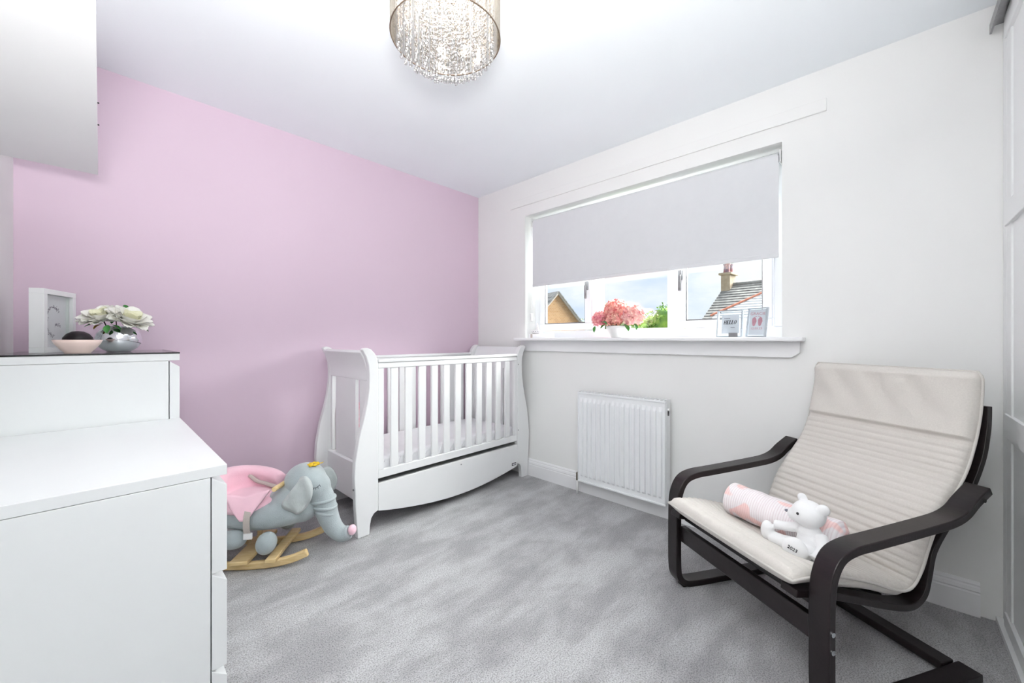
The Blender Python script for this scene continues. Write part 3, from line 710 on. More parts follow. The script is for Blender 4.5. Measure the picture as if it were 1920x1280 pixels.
def hyd_head(label, c, r, m, seedn, n=110):
    t = thing('hydrangea_head', label, 'flower', (2.445, 1.335, SZ + 0.062), 0, 'pink hydrangea heads in the white pot')
    rr = random.Random(seedn); b = MB()
    for k in range(n):
        z = 1 - 1.75 * (k + 0.5) / n; a = k * 2.39996; q = math.sqrt(max(0, 1 - z * z)); d = Vector((q * math.cos(a), q * math.sin(a), z))
        rad = r * rr.uniform(0.85, 1.06)
        floret_into(b, Vector(c) + Vector((d.x * rad, d.y * rad, d.z * rad * 0.92)), d + Vector((rr.uniform(-.5, .5), rr.uniform(-.5, .5), rr.uniform(-.5, .5))) * 0.7, 0.019 * rr.uniform(0.85, 1.2), rr)
    stuff(b.build('florets', m, t, fixn=False))
    MB().ball(c, (r * 0.8, r * 0.8, r * 0.74), 12, 8).build('core', m, t, smooth=True)
    MB().tube(smooth_path([(2.445, 1.335, SZ + 0.0625), (2.445 + (c[0] - 2.445) * 0.5, 1.335 + (c[1] - 1.335) * 0.5, SZ + 0.09), tuple(Vector(c) - Vector((0, 0, r * 0.5)))], 5), 0.003, 6).build('stem', 'stem', t, smooth=True)
    return t
h1 = hyd_head('coral pink hydrangea head at the top of the bunch', (2.440, 1.345, 1.292), 0.082, 'hyd1', 11, 150)
h2 = hyd_head('rose pink hydrangea head low at the left of the bunch', (2.430, 1.458, 1.238), 0.058, 'hyd2', 12, 90)
h3 = hyd_head('pale pink hydrangea head at the right of the bunch', (2.430, 1.222, 1.250), 0.070, 'hyd3', 13, 120)
h4 = hyd_head('pink hydrangea head at the front centre above the pot rim', (2.395, 1.335, 1.236), 0.052, 'hyd1', 14, 80)
for (t, wl, L, W, rz, pt) in ((h2, (2.425, 1.40, 1.20), 0.07, 0.04, math.radians(60), -0.5), (h3, (2.41, 1.27, 1.195), 0.065, 0.035, math.radians(150), -0.8), (h1, (2.45, 1.42, 1.32), 0.06, 0.03, math.radians(-10), 0.7), (h3, (2.40, 1.20, 1.20), 0.05, 0.03, math.radians(160), -1.1), (h2, (2.40, 1.49, 1.19), 0.05, 0.022, math.radians(100), -1.2), (h2, (2.395, 1.395, 1.20), 0.06, 0.04, math.radians(80), 0.2)):
    world_leaf(t, Vector(wl), L, W, rz, pt)

def acrylic_block(name, label, p0, p1, hgt, th, lean):
    # upright clear block; its face runs from p0 to p1 along the sill, facing the room
    p0, p1 = Vector((*p0, 0)), Vector((*p1, 0)); d = (p1 - p0); L = d.length; ang = math.atan2(d.y, d.x)
    t = thing(name, label, 'frame', (p0.x, p0.y, SZ), ang)
    def sl_(x, y, z): return (x, y - z * math.tan(lean), z)
    def bx(nm, x0, x1, y0, y1, z0, z1, m, par):
        b = MB().box(x0, x1, y0, y1, z0, z1); b.v = [sl_(*v) for v in b.v]; return b.build(nm, m, par, local=True)
    bx('clear_front', 0, L, th - 0.003, th, 0.0005, hgt, 'acrylic', t)
    for a in ((0, L, 0, th, hgt - 0.006, hgt), (0, 0.006, 0, th, 0.0005, hgt - 0.006), (L - 0.006, L, 0, th, 0.0005, hgt - 0.006), (0.006, L - 0.006, 0, th, 0.0005, 0.0065)):
        bx('clear_edge', *a, 'acr_edge', t)
    return t, L, bx, sl_
# local +y of these points to the room when p1 lies towards -Y of p0:  (dir -Y) -> +y = +X ; so swap ends
def letters(word, wd, ht):
    # heavy roman capitals with hairline bars, slanted
    out = []; th_ = 0.30; hl = 0.09
    W = {'H': 1.0, 'E': .85, 'L': .8, 'O': .95}; x = 0
    for ch in word:
        w_ = W[ch]
        def R(a, b, c, d): out.append([(x + a, c), (x + b, c), (x + b, d), (x + a, d)])
        if ch == 'H':
            R(.05, .05 + th_ * .8, 0, 1); R(w_ - th_ * .8 - .05, w_ - .05, 0, 1); R(.05, w_ - .05, .46, .46 + hl)
            R(0, .4, 0, hl * .7); R(0, .4, 1 - hl * .7, 1); R(w_ - .4, w_, 0, hl * .7); R(w_ - .4, w_, 1 - hl * .7, 1)
        if ch == 'E':
            R(.05, .05 + th_, 0, 1); R(0, w_ - .05, 0, hl); R(0, w_ - .05, 1 - hl, 1); R(.05, .55, .46, .46 + hl); R(w_ - .13, w_ - .05, 0, .3); R(w_ - .13, w_ - .05, .72, 1)
        if ch == 'L':
            R(.05, .05 + th_, 0, 1); R(0, w_ - .05, 0, hl); R(0, .42, 1 - hl * .7, 1); R(w_ - .13, w_ - .05, 0, .34)
        if ch == 'O':
            for s0 in range(20):
                a, c = 2 * PI * s0 / 20, 2 * PI * (s0 + 1) / 20
                def pt(an, inn):
                    rx, ry = (.45, .5) if not inn else (.20, .45)
                    return (x + w_ / 2 + rx * math.cos(an), .5 + ry * math.sin(an))
                out.append([pt(a, 0), pt(c, 0), pt(c, 1), pt(a, 1)])
        x += w_ + .08
    k = wd / x
    return [[((p[0] * k + 0.2 * (p[1]) * ht) - wd / 2, p[1] * ht) for p in q] for q in out]
hs, L, bx, sl_ = acrylic_block('acrylic_sign', 'clear acrylic block with black HELLO card on the window sill', (2.420, 0.575), (2.432, 0.705), 0.150, 0.022, 0.10)
card = bx('card', 0.018, L - 0.022, th0 := 0.008, 0.010, 0.02, 0.125, 'paper', hs)
lt = MB()
for qd in letters('HELLO', 0.066, 0.022):
    n0 = len(lt.v)
    # seen from the room (+y side) the word runs towards -x
    lt.prism([(L / 2 - p[0], 0.072 + p[1]) for p in qd], 0.0101, 0.0108, 'y')
lt.v = [sl_(*v) for v in lt.v]; lt.build('lettering', 'ink', card, local=True)
sm = MB()
for k in range(9): sm.box(L / 2 + 0.03 - 0.0035 * k - 0.0025, L / 2 + 0.03 - 0.0035 * k, 0.0101, 0.0107, 0.102, 0.106)
for k in range(6): sm.box(L / 2 - 0.005 - 0.0035 * k - 0.0025, L / 2 - 0.005 - 0.0035 * k, 0.0101, 0.0107, 0.052, 0.056)
sm.v = [sl_(*v) for v in sm.v]; sm.build('small_print', 'print', card, local=True)
MB().box(0.018, 0.064, 0.023, 0.026, 0.0005, 0.024).build('grey_card', M['steel'], hs, local=True)

gs, L2, bx2, _ = acrylic_block('acrylic_photo_block', 'leaning clear acrylic block with pink footprint card at sill end', (2.395, 0.462), (2.405, 0.556), 0.158, 0.020, 0.30)
card2 = bx2('card', 0.010, L2 - 0.010, 0.008, 0.010, 0.012, 0.148, 'paper', gs)
lr = (PI / 2 + 0.22, 0, PI)
def on_card(x, z, y=0.0104): return (x, y - z * math.tan(0.30), z)
text_mesh('name_lettering', 'GRACIE', 0.021, 'pinkink', card2, on_card(L2 / 2, 0.125), (PI / 2 - 0.30, 0, PI))
text_mesh('date_lettering', '12.05.23', 0.0165, 'pinkink', card2, on_card(L2 / 2, 0.046), (PI / 2 - 0.30, 0, PI))
ft = MB()
for s_ in (-1, 1):
    cx = L2 / 2 + s_ * 0.0125
    pts = [(cx + s_ * 0.0015 + 0.0115 * math.cos(a) * (1 if math.sin(a) > 0 else 0.78), 0.082 + 0.024 * math.sin(a)) for a in [2 * PI * k / 18 for k in range(18)]]
    ft.prism([(p[0], p[1]) for p in pts], 0.0, 0.0006, 'y')
    for k in range(5):
        c2 = (cx + s_ * (-0.008 + 0.0045 * k), 0.110 - 0.0014 * k * k * 0.5)
        ft.prism([(c2[0] + 0.002 * math.cos(a), c2[1] + 0.002 * math.sin(a)) for a in [2 * PI * j / 8 for j in range(8)]], 0.0, 0.0006, 'y')
ft.v = [(x, y + 0.0101 - z * math.tan(0.30), z) for (x, y, z) in ft.v]
ft.build('footprints', 'pinkink', card2, local=True)

bk = thing('flat_box', 'flat white box with beige end at the left of the sill', 'box', (2.43, 1.99, SZ))
MB().box(2.395, 2.47, 1.90, 2.105, SZ, SZ + 0.030).build('box_body', 'paper', bk, bevel=0.002)
MB().box(2.394, 2.471, 2.065, 2.085, SZ + 0.001, SZ + 0.0308).build('band', 'webbing', bk)
dz = SZ + 0.0312
od = thing('boat_ornament', 'small white boat shaped ornament on the flat white box', 'ornament', (2.435, 2.05, dz))
MB().prism([(2.012, dz), (2.085, dz), (2.100, dz + 0.032), (1.992, dz + 0.032)], 2.415, 2.455, 'x').build('hull', 'plastic', od, bevel=0.006)
MB().prism([(2.030, dz + 0.0325), (2.072, dz + 0.0325), (2.048, dz + 0.085)], 2.432, 2.438, 'x').build('sail', 'plastic', od, bevel=0.001)
for k in range(3): MB().tube([(2.415, 2.024 + k * 0.024, dz + 0.02), (2.4130, 2.024 + k * 0.024, dz + 0.02)], 0.0032, 8).build('porthole', 'print', od)

# ------------------------------------------------------------------ bentwood armchair
SX, SY = -.53108581, -.84731804; DX, DY = .84731804, -.53108581; CX, CY_ = 1.597125, .4141875
CROT = math.atan2(SY, SX)
def cw(s, d, z=0): return (CX + SX * s + DX * d, CY_ + SY * s + DY * d, z)
ac = thing('armchair', 'dark bentwood armchair with pale grey quilted cushion', 'armchair', (CX, CY_, 0), CROT)
Wd = 0.651
arm = [(0.62, 0.022), (0.40, 0.014), (0.20, 0.013), (0.085, 0.0135), (0.035, 0.022), (0.008, 0.050), (0.0, 0.10), (-0.001, 0.22), (0.001, 0.36), (0.012, 0.425), (0.042, 0.472), (0.095, 0.492), (0.18, 0.499), (0.30, 0.508), (0.42, 0.518), (0.50, 0.527), (0.555, 0.545), (0.60, 0.577), (0.66, 0.612)]
armp = [tuple(p) for p in smooth_path(arm, 5)]
for s_ in (-1, 1):
    a, c = (s_ * Wd / 2 - 0.03, s_ * Wd / 2 + 0.03)
    af = MB().ribbon(armp, 0.026, a, c, 'x').build('arm_frame', 'wood', ac, bevel=0.003, local=True)
    so = s_ * (Wd / 2 + 0.03)
    for z in (0.225, 0.275): MB().tube([(so - s_ * 0.002, 0.0, z), (so + s_ * 0.0025, 0.0, z)], 0.007, 12).build('bolt', 'chrome', af, local=True)
    MB().tube([(so - s_ * 0.002, 0.625, 0.585), (so + s_ * 0.002, 0.625, 0.585)], 0.006, 12).build('bolt', 'dark', af, local=True)
    MB().box(s_ * Wd / 2 - 0.02, s_ * Wd / 2 + 0.02, 0.03, 0.07, -0.0, 0.004).build('felt_pad', 'dark', af, local=True)
seatp = [(-0.045, 0.352), (0.03, 0.338), (0.133, 0.312), (0.287, 0.265), (0.38, 0.240), (0.44, 0.236), (0.485, 0.262), (0.505, 0.315), (0.530, 0.40), (0.60, 0.482), (0.70, 0.575), (0.765, 0.68), (0.790, 0.77), (0.796, 0.82), (0.797, 0.865)]
seatp = [tuple(p) for p in smooth_path(seatp, 5)]
for s_ in (-1, 1):
    a, c = sorted((s_ * 0.235, s_ * 0.287))
    MB().ribbon(seatp, 0.022, a, c, 'x').build('seat_frame', 'wood', ac, bevel=0.002, local=True)
MB().box(-Wd / 2 + 0.031, Wd / 2 - 0.031, 0.006, 0.030, 0.212, 0.280).build('front_rail', 'wood', ac, bevel=0.003, local=True)
MB().box(-Wd / 2 + 0.031, Wd / 2 - 0.031, 0.545, 0.60, 0.012, 0.040).build('rear_rail', 'wood', ac, bevel=0.003, local=True)
MB().box(-0.30, 0.30, 0.03, 0.075, 0.298, 0.322).build('seat_bar', 'wood', ac, bevel=0.003, local=True)
MB().box(-0.234, 0.234, 0.335, 0.375, 0.235, 0.255).build('seat_bar', 'wood', ac, bevel=0.003, local=True)
MB().box(-0.234, 0.234, 0.786, 0.806, 0.80, 0.855).build('back_bar', 'wood', ac, bevel=0.003, local=True)
for d_, z_ in ((0.16, 0.292), (0.23, 0.268), (0.30, 0.250), (0.545, 0.44), (0.62, 0.52), (0.70, 0.60), (0.762, 0.70), (0.79, 0.80)):
    MB().box(-0.234, 0.234, d_ - 0.012, d_ + 0.012, z_ - 0.004, z_ + 0.004).build('webbing_strap', 'dark', ac, local=True)
# cushion: centre line, then thickness with quilted ribs
cpath = [(-0.060, 0.392), (-0.02, 0.394), (0.06, 0.390), (0.14, 0.374), (0.25, 0.341), (0.34, 0.306), (0.40, 0.290), (0.440, 0.300), (0.468, 0.345), (0.497, 0.415), (0.54, 0.490), (0.60, 0.560), (0.67, 0.640), (0.715, 0.730), (0.745, 0.83), (0.757, 0.92), (0.758, 0.985)]
cp = smooth_path(cpath, 40)
acc = [0.0]
for i in range(1, len(cp)): acc.append(acc[-1] + (cp[i] - cp[i - 1]).length)
LT = acc[-1]
def cpt(sarc):
    sarc = min(max(sarc, 0), LT); lo, hi = 0, len(acc) - 1
    while hi - lo > 1:
        mid = (lo + hi) // 2
        if acc[mid] <= sarc: lo = mid
        else: hi = mid
    f = (sarc - acc[lo]) / max(1e-9, acc[hi] - acc[lo]); p = cp[lo].lerp(cp[hi], f); t = (cp[hi] - cp[lo]).normalized()
    return p, t
# arc position of the head seam (z about .735)
s_head = next(acc[i] for i in range(len(cp)) if cp[i].x > 0.5 and cp[i].y > 0.735)
s_crease = next(acc[i] for i in range(len(cp)) if cp[i].x > 0.43)
HWc = 0.287
def seat_sag(sa, x): return -0.046 * (1 - x ** 4) * math.exp(-((sa - 0.22) / 0.13) ** 2)
def quilt(sa):
    if sa < 0.05: return 0.0
    if abs(sa - s_head) < 0.012: return -0.9
    if sa > s_head: return 0.35
    ph = sa / 0.0265
    return -0.55 * (1 - abs(math.sin(PI * ph))) ** 2.2 * 1.6 + 0.1
def cush(side):
    def fn(u, v):
        sa = v * LT; p, t = cpt(sa); nrm = Vector((-t.y, t.x))      # towards the sitter
        x = u * 2 - 1
        e = (1 - abs(x) ** 14) ** 0.5 * min(1, (sa / 0.018) ** 0.5 if sa > 0 else 0) * min(1, ((LT - sa) / 0.02) ** 0.5 if LT > sa else 0)
        th = 0.029 * e
        sag = seat_sag(sa, x)
        cr_ = 1 - 0.35 * math.exp(-((sa - s_crease) / 0.03) ** 2)
        h = side * th * cr_ + (0.0095 * quilt(sa) * e if side > 0 else 0)
        if side > 0 and sa > s_head + 0.01:
            h += 0.0045 * math.sin(14 * x + 30 * (sa - s_head)) * e * max(0, math.sin((sa - s_head) * 9)) + 0.008 * e
        if side > 0 and sa < 0.06: h += 0.0018 * math.sin(26 * x + 40 * sa) * e
        wv = HWc * (1 - 0.02 * math.exp(-((sa - s_crease) / 0.06) ** 2))
        # rounded upper corners
        if LT - sa < 0.03: wv -= 0.012 * (1 - ((LT - sa) / 0.03)) ** 2
        q = p + nrm * h
        return (x * wv, q.x, q.y + sag)
    return fn
cb = MB().grid(cush(1), 40, 300); cb.grid(cush(-1), 40, 300)
co = cb.build('cushion', 'cushion', ac, smooth=True, local=True, weld=True)
pp = []
for k in range(0, 121): pp.append((HWc, k / 120))
edge = []
for x in (1,):
    edge += [cush(1)((1 + 1) / 2, k / 100) for k in range(0, 101)]
edge += [cush(1)((1 - 2 * k / 30 + 1) / 2, 1.0) for k in range(1, 30)]
edge += [cush(1)(0.0, 1 - k / 100) for k in range(0, 101)]
edge += [cush(1)(k / 30, 0.0) for k in range(1, 30)]
MB().tube(edge, 0.0045, 6, closed=True).build('seam_piping', 'piping', co, smooth=True, local=True)
MB().box(0.05, 0.10, 0.34, 0.342, 0.17, 0.232).build('care_label', 'paper', co, local=True)

# ------------------------------------------------------------------ rolled blanket
A = Vector((-0.215, 0.195, 0)); B = Vector((0.185, 0.285, 0))
def seat_top(d, s_=0.0):   # cushion surface height
    best = min(cp, key=lambda p: abs(p.x - d) + (10 if p.x > 0.43 else 0)); return best.y + 0.029 + seat_sag(d + 0.062, s_ / HWc)
zr = 0.066
ang = math.atan2((B - A).y, (B - A).x); Lb = (B - A).length
zA = seat_top(0.195, -0.15) + 0.003 + zr; zB = seat_top(0.285, 0.12) + 0.003 + zr
w0 = cw(A.x, A.y, zA)
rb = thing('rolled_blanket', 'pink and white knitted blanket rolled up on the armchair seat', 'blanket', w0, CROT + ang)
rb.rotation_euler = Euler((0, -math.atan2(zB - zA, Lb), CROT + ang))
def rollf(u, v):
    a = 2 * PI * u; x = v * Lb
    e = min(1, (max(v, 0) * Lb / 0.02 + 0.45)) if v < 0.5 else min(1, ((1 - v) * Lb / 0.03 + 0.35)); e = min(1, e) ** 0.6
    r = zr * e * (1 + 0.02 * math.sin(7 * x * 10)) * (1.0 - 0.06 * math.cos(a) * 0 )
    return (x, r * math.cos(a), r * math.sin(a) * 0.98)
MB().grid(rollf, 40, 220).build('roll', 'blanket', rb, smooth=True, local=True, weld=True)
for xe, s_ in ((0.0, -1), (Lb, 1)):
    sp = []
    for k in range(70):
        a = k * 0.27; r = 0.004 + 0.034 * k / 70 * 1.05
        sp.append((xe - s_ * 0.004, r * math.cos(a), r * math.sin(a)))
    MB().tube(sp, 0.0042, 6).build('coiled_end', 'blanket', rb, smooth=True, local=True)
    MB().lathe([(0.0, 0.0), (0.040, 0.0)], 24).build('fold', 'blanket', rb, local=True).rotation_euler = (0, PI / 2, 0)
    COL.objects[-1].location = (xe - s_ * 0.006, 0, 0)

# ------------------------------------------------------------------ teddy bear
bz = seat_top(0.175, 0.14) - 0.002
tb0 = cw(0.152, 0.182, bz)
te = thing('teddy_bear', 'white velour teddy bear sitting against the rolled blanket', 'teddy', tb0, CROT)
q = MB()      # local: x = s-0.14, y = d-0.175, z from the seat
q.ball((0.0, 0.0, 0.054), (0.046, 0.043, 0.055), 20, 14)
q.ball((-0.004, -0.004, 0.092), (0.035, 0.033, 0.03), 16, 10)
q.ball((-0.006, -0.008, 0.154), (0.050, 0.048, 0.045), 20, 14)        # head
q.ball((-0.036, -0.026, 0.142), (0.026, 0.026, 0.023), 16, 10)        # muzzle
q.tube(smooth_path([(-0.020, -0.012, 0.030), (-0.070, -0.036, 0.030), (-0.112, -0.052, 0.031)], 5), [0.026] * 5 + [0.023] * 5 + [0.023], 14)
q.ball((-0.122, -0.056, 0.050), (0.021, 0.023, 0.036), 16, 12, (0, 0, 0.4))        # far foot
q.tube(smooth_path([(0.014, -0.018, 0.032), (0.014, -0.050, 0.034), (0.012, -0.074, 0.040)], 5), [0.029] * 5 + [0.027] * 5 + [0.027], 14)
q.ball((0.012, -0.088, 0.053), (0.037, 0.020, 0.040), 18, 12, (0, 0, 0.5))         # near foot sole
q.tube(smooth_path([(-0.030, -0.004, 0.098), (-0.070, -0.024, 0.084), (-0.106, -0.040, 0.078)], 5), [0.017] * 5 + [0.016] * 5 + [0.015], 12)
q.tube(smooth_path([(0.034, -0.004, 0.096), (0.060, -0.030, 0.068), (0.062, -0.064, 0.040)], 5), [0.018] * 5 + [0.018] * 5 + [0.019], 12)
q.ball((-0.042, 0.010, 0.192), (0.015, 0.010, 0.019), 12, 8, (0, -0.4, 0.7)); q.ball((0.040, -0.004, 0.184), (0.020, 0.011, 0.020), 12, 8, (0, 0.5, 0.7))
q.build('body', 'bear', te, remesh=0.0034, rsmooth=4, local=True)
for p in ((-0.006, -0.0545, 0.160), (-0.054, 0.004, 0.164)):
    MB().ball(p, 0.0046, 10, 8).build('eye', 'black', te, smooth=True, local=True)
MB().ball((-0.058, -0.042, 0.148), (0.006, 0.006, 0.0045), 10, 8).build('nose', 'print', te, smooth=True, local=True)
text_mesh('embroidered_date', '2023', 0.0145, 'thread', te, (0.012 + 0.479 * 0.0202 - 0.003, -0.088 - 0.878 * 0.0202, 0.060), (PI / 2, math.radians(18), 0.5), ext=0.0022)

# ------------------------------------------------------------------ elephant rocker
EA = math.atan2(-0.613, 0.79)
el = thing('elephant_rocker', 'grey plush elephant rocking toy with pink seat beside the cot', 'rocking toy', (0.60, 2.27, 0), EA)
LB = dict(local=True)
q = MB()
q.ball((-0.02, 0.0, 0.236), (0.245, 0.142, 0.086), 24, 16)
q.ball((0.15, 0.0, 0.250), (0.085, 0.098, 0.085), 18, 12)
q.ball((0.11, 0.0, 0.285), (0.12, 0.112, 0.095), 20, 14, (0, -0.5, 0))
q.ball((-0.19, 0.0, 0.245), (0.10, 0.125, 0.075), 20, 14)
q.build('body', 'plush', el, remesh=0.008, rsmooth=6, local=True)
q = MB()
q.ball((0.165, 0.0, 0.375), (0.098, 0.098, 0.086), 24, 16)
q.ball((0.205, 0.0, 0.335), (0.082, 0.082, 0.078), 20, 14)
q.ball((0.232, 0.0, 0.292), (0.066, 0.062, 0.045), 18, 12)
q.tube(smooth_path([(0.215, 0, 0.32), (0.245, 0, 0.275), (0.262, 0, 0.225), (0.280, 0, 0.170), (0.305, 0, 0.118), (0.345, -0.005, 0.085), (0.385, -0.012, 0.098)], 6), [0.066 - 0.0009 * k for k in range(37)], 18)
hd = q.build('head', 'plush', el, remesh=0.007, rsmooth=4, local=True)
for (c_, r_, ry_) in (((0.246, 0, 0.272), 0.0605, 0.9), ((0.256, 0, 0.240), 0.0560, 1.15), ((0.263, 0, 0.212), 0.0520, 1.25)):
    ring = [(c_[0] + r_ * math.cos(a) * math.sin(ry_ + 0.6), r_ * math.sin(a), c_[2] + r_ * math.cos(a) * math.cos(ry_ + 0.6)) for a in [2 * PI * k / 28 for k in range(28)]]
    MB().tube(ring, 0.0085, 8, closed=True).build('trunk_fold', 'plush', hd, smooth=True, local=True)
MB().ball((0.397, -0.014, 0.108), (0.021, 0.026, 0.026), 16, 12).build('trunk_tip', 'pplush', hd, smooth=True, local=True)
def flap(pts, y0, bulge, th):
    # thick soft panel from an outline in (a,z)
    P = [tuple(p) for p in smooth_path([(p[0], p[1]) for p in pts] + [(pts[0][0], pts[0][1])], 5)][:-1]
    cx = sum(p[0] for p in P) / len(P); cz = sum(p[1] for p in P) / len(P); n = len(P); b = MB(); rings = 5
    for side in (-1, 1):
        vs = []
        for r in range(rings + 1):
            f = r / rings
            for p in P:
                a_, z_ = cx + (p[0] - cx) * f, cz + (p[1] - cz) * f
                fold = bulge * 0.9 * math.sin((a_ - cx) * 75 + (z_ - cz) * 22) * min(1, f * 1.6)
                vs.append((a_, y0 + fold + side * th * math.sqrt(max(0, 1 - f ** 3)) , z_))
        fs = []
        for r in range(rings):
            for k in range(n):
                l = (k + 1) % n; fs.append((r * n + k, r * n + l, (r + 1) * n + l, (r + 1) * n + k))
        b.add(vs, fs)
    return b
near_ear = [(0.178, 0.425), (0.212, 0.437), (0.238, 0.398), (0.242, 0.342), (0.219, 0.292), (0.183, 0.256), (0.142, 0.256), (0.108, 0.281), (0.100, 0.312), (0.132, 0.354), (0.163, 0.395)]
flap(near_ear, -0.122, 0.012, 0.012).build('ear', 'plush_ear', el, smooth=True, local=True, weld=True)
far_ear = [(0.205, 0.400), (0.240, 0.408), (0.272, 0.383), (0.292, 0.341), (0.284, 0.292), (0.258, 0.266), (0.22, 0.29), (0.20, 0.34)]
flap(far_ear, 0.105, 0.010, 0.012).build('ear', 'plush_ear', el, smooth=True, local=True, weld=True)
# seat: curved pink shell with backrest and lap flap
def seat_arch(th0, th1, ro, zb, zt, yw):
    pass
q = MB()
def backf(u, v):   # padded horseshoe around the rider: u round the back, v upward
    a = math.radians(40 + 280 * u)           # opens to the front
    return a
N = 40
cs = []
for k in range(N + 1):
    a = math.radians(30 + 300 * k / N); hgt = 0.40 - 0.0 * math.cos(a)
    top = 0.415 - 0.05 * (0.5 + 0.5 * math.cos(a)) ** 1.2 - 0.105 * max(0.0, -math.sin(a)) ** 0.8
    cs.append((-0.095 + 0.135 * math.cos(a), 0.112 * math.sin(a), top))
q.tube(cs, 0.030, 14)
for k in range(N):
    p, p2 = cs[k], cs[k + 1]
    for w_ in (0,):
        q.add([(p[0] * 1.0, p[1] * 1.12, p[2]), (p2[0], p2[1] * 1.12, p2[2]), (p2[0], p2[1] * 1.12, 0.26), (p[0], p[1] * 1.12, 0.26),
               (-0.095 + (p[0] + 0.095) * 0.82, p[1] * 0.82, p[2]), (-0.095 + (p2[0] + 0.095) * 0.82, p2[1] * 0.82, p2[2]), (-0.095 + (p2[0] + 0.095) * 0.82, p2[1] * 0.82, 0.26), (-0.095 + (p[0] + 0.095) * 0.82, p[1] * 0.82, 0.26)],
              [(0, 1, 2, 3), (4, 7, 6, 5), (0, 4, 5, 1), (3, 2, 6, 7), (0, 3, 7, 4), (1, 5, 6, 2)])
q.ball((-0.100, 0, 0.300), (0.15, 0.118, 0.034), 20, 12)
st = q.build('seat_surround', 'pplush', el, remesh=0.008, rsmooth=8, local=True)
# pink saddle flap hanging over the near and far flank
for s_ in (-1, 1):
    def sf(u, v, s_=s_):
        a0 = -0.165 + 0.21 * u; wd_ = (1 - v * 0.86)
        a_ = -0.055 + (a0 + 0.055) * wd_
        yy = 0.112 + 0.038 * math.sin(v * PI * 0.5) ; z_ = 0.345 - 0.10 * v + 0.05 * abs(u - 0.45) * (1 - v)
        return (a_, s_ * yy, z_)
    o = MB().grid(sf, 12, 10).build('saddle_flap', 'pplush', st, smooth=True, local=True, fixn=False)
    so_ = o.modifiers.new('thick', 'SOLIDIFY'); so_.thickness = 0.012; so_.offset = 0
    o2 = MB().ribbon(smooth_path([(s_ * 0.140, 0.300), (s_ * 0.160, 0.262), (s_ * 0.160, 0.205), (s_ * 0.142, 0.172)], 5), 0.003, -0.052, -0.024, 'y')
    # ribbon axis y gives (p0, a, p1): swap to (a, p0, p1)
    o2.v = [(v[1], v[0], v[2]) for v in o2.v]; o2.build('strap', 'webbing', el, local=True)
    bk_ = MB().box(-0.056, -0.018, s_ * 0.150 - 0.006, s_ * 0.150 + 0.006, 0.158, 0.188).build('buckle', 'plastic', el, bevel=0.003, local=True)
MB().tube(smooth_path([(-0.140, 0.085, 0.385), (-0.10, 0.072, 0.358), (-0.05, 0.055, 0.348), (0.02, 0.02, 0.338)], 5), 0.010, 8).build('lap_strap', 'webbing', el, smooth=True, local=True)
for s_ in (-1, 1):
    q = MB(); q.ball((0.034, s_ * 0.128, 0.124), (0.046, 0.038, 0.054), 16, 12, (0, 0.35, 0)); q.build('front_leg', 'plush', el, smooth=True, local=True)
    q = MB(); q.ball((-0.115, s_ * 0.125, 0.150), (0.062, 0.042, 0.044), 16, 12); q.build('hind_leg', 'plush', el, smooth=True, local=True)
    run = [(-0.30, 0.062), (-0.20, 0.034), (-0.10, 0.022), (0.0, 0.019), (0.08, 0.024), (0.15, 0.038), (0.215, 0.062)]
    rp_ = [tuple(p) for p in smooth_path(run, 5)]
    b = MB().ribbon(rp_, 0.036, s_ * 0.118 - 0.012, s_ * 0.118 + 0.012, 'y'); b.build('rocker_runner', 'pine', el, bevel=0.006, local=True)
for a0, a1 in ((-0.115, -0.035), (0.04, 0.085)):
    z0 = 0.041
    MB().box(a0, a1, -0.160, 0.160, z0 + 0.001, z0 + 0.019).build('cross_plank', 'pine', el, bevel=0.003, local=True)
for s_ in (1,):
    MB().tube([(-0.07, s_ * 0.04, 0.061), (-0.07, s_ * 0.04, 0.19)], 0.012, 10).build('upright', 'pine', el, local=True)
MB().tube([(0.06, -0.115, 0.372), (0.085, 0.0, 0.378), (0.11, 0.115, 0.383)], 0.0115, 14).build('handle', 'pine', el, smooth=False, bevel=0.003, local=True)
q = MB()
for k in range(7):
    a = 2 * PI * k / 7; q.ball((0.205 + 0.018 * math.cos(a), -0.005 + 0.022 * math.sin(a), 0.455), (0.014, 0.011, 0.006), 8, 6, (0, 0, a))
for s_ in (-1, 1): q.add([(0.205, -0.005, 0.452), (0.205 + s_ * 0.045, -0.02, 0.456 + 0.006 * s_), (0.205 + s_ * 0.052, -0.005, 0.460 + 0.006 * s_), (0.205 + s_ * 0.045, 0.012, 0.454 + 0.006 * s_)], [(0, 1, 2), (0, 2, 3)])
q.build('bow', 'yellow', hd, smooth=False, local=True)
# closed eye with lashes
q = MB(); ey = lambda a_: (a_, -0.071 - 0.0 + (a_ - 0.215) * 0.35, 0)
arcp = []
for k in range(9):
    t_ = -1 + 2 * k / 8; a_ = 0.238 + 0.016 * t_; arcp.append((a_, -0.0790 + (0.40 * (a_ - 0.220)), 0.356 + 0.008 * t_ * t_ + 0.004 * t_))
q.tube(arcp, 0.0013, 6)
for k in (0, 2, 4, 6, 8):
    p = arcp[k]; t_ = -1 + 2 * k / 8; q.tube([p, (p[0] + 0.005 * t_, p[1] - 0.002, p[2] - 0.009)], 0.001, 5)
q.build('closed_eye', 'thread', hd, smooth=True, local=True)

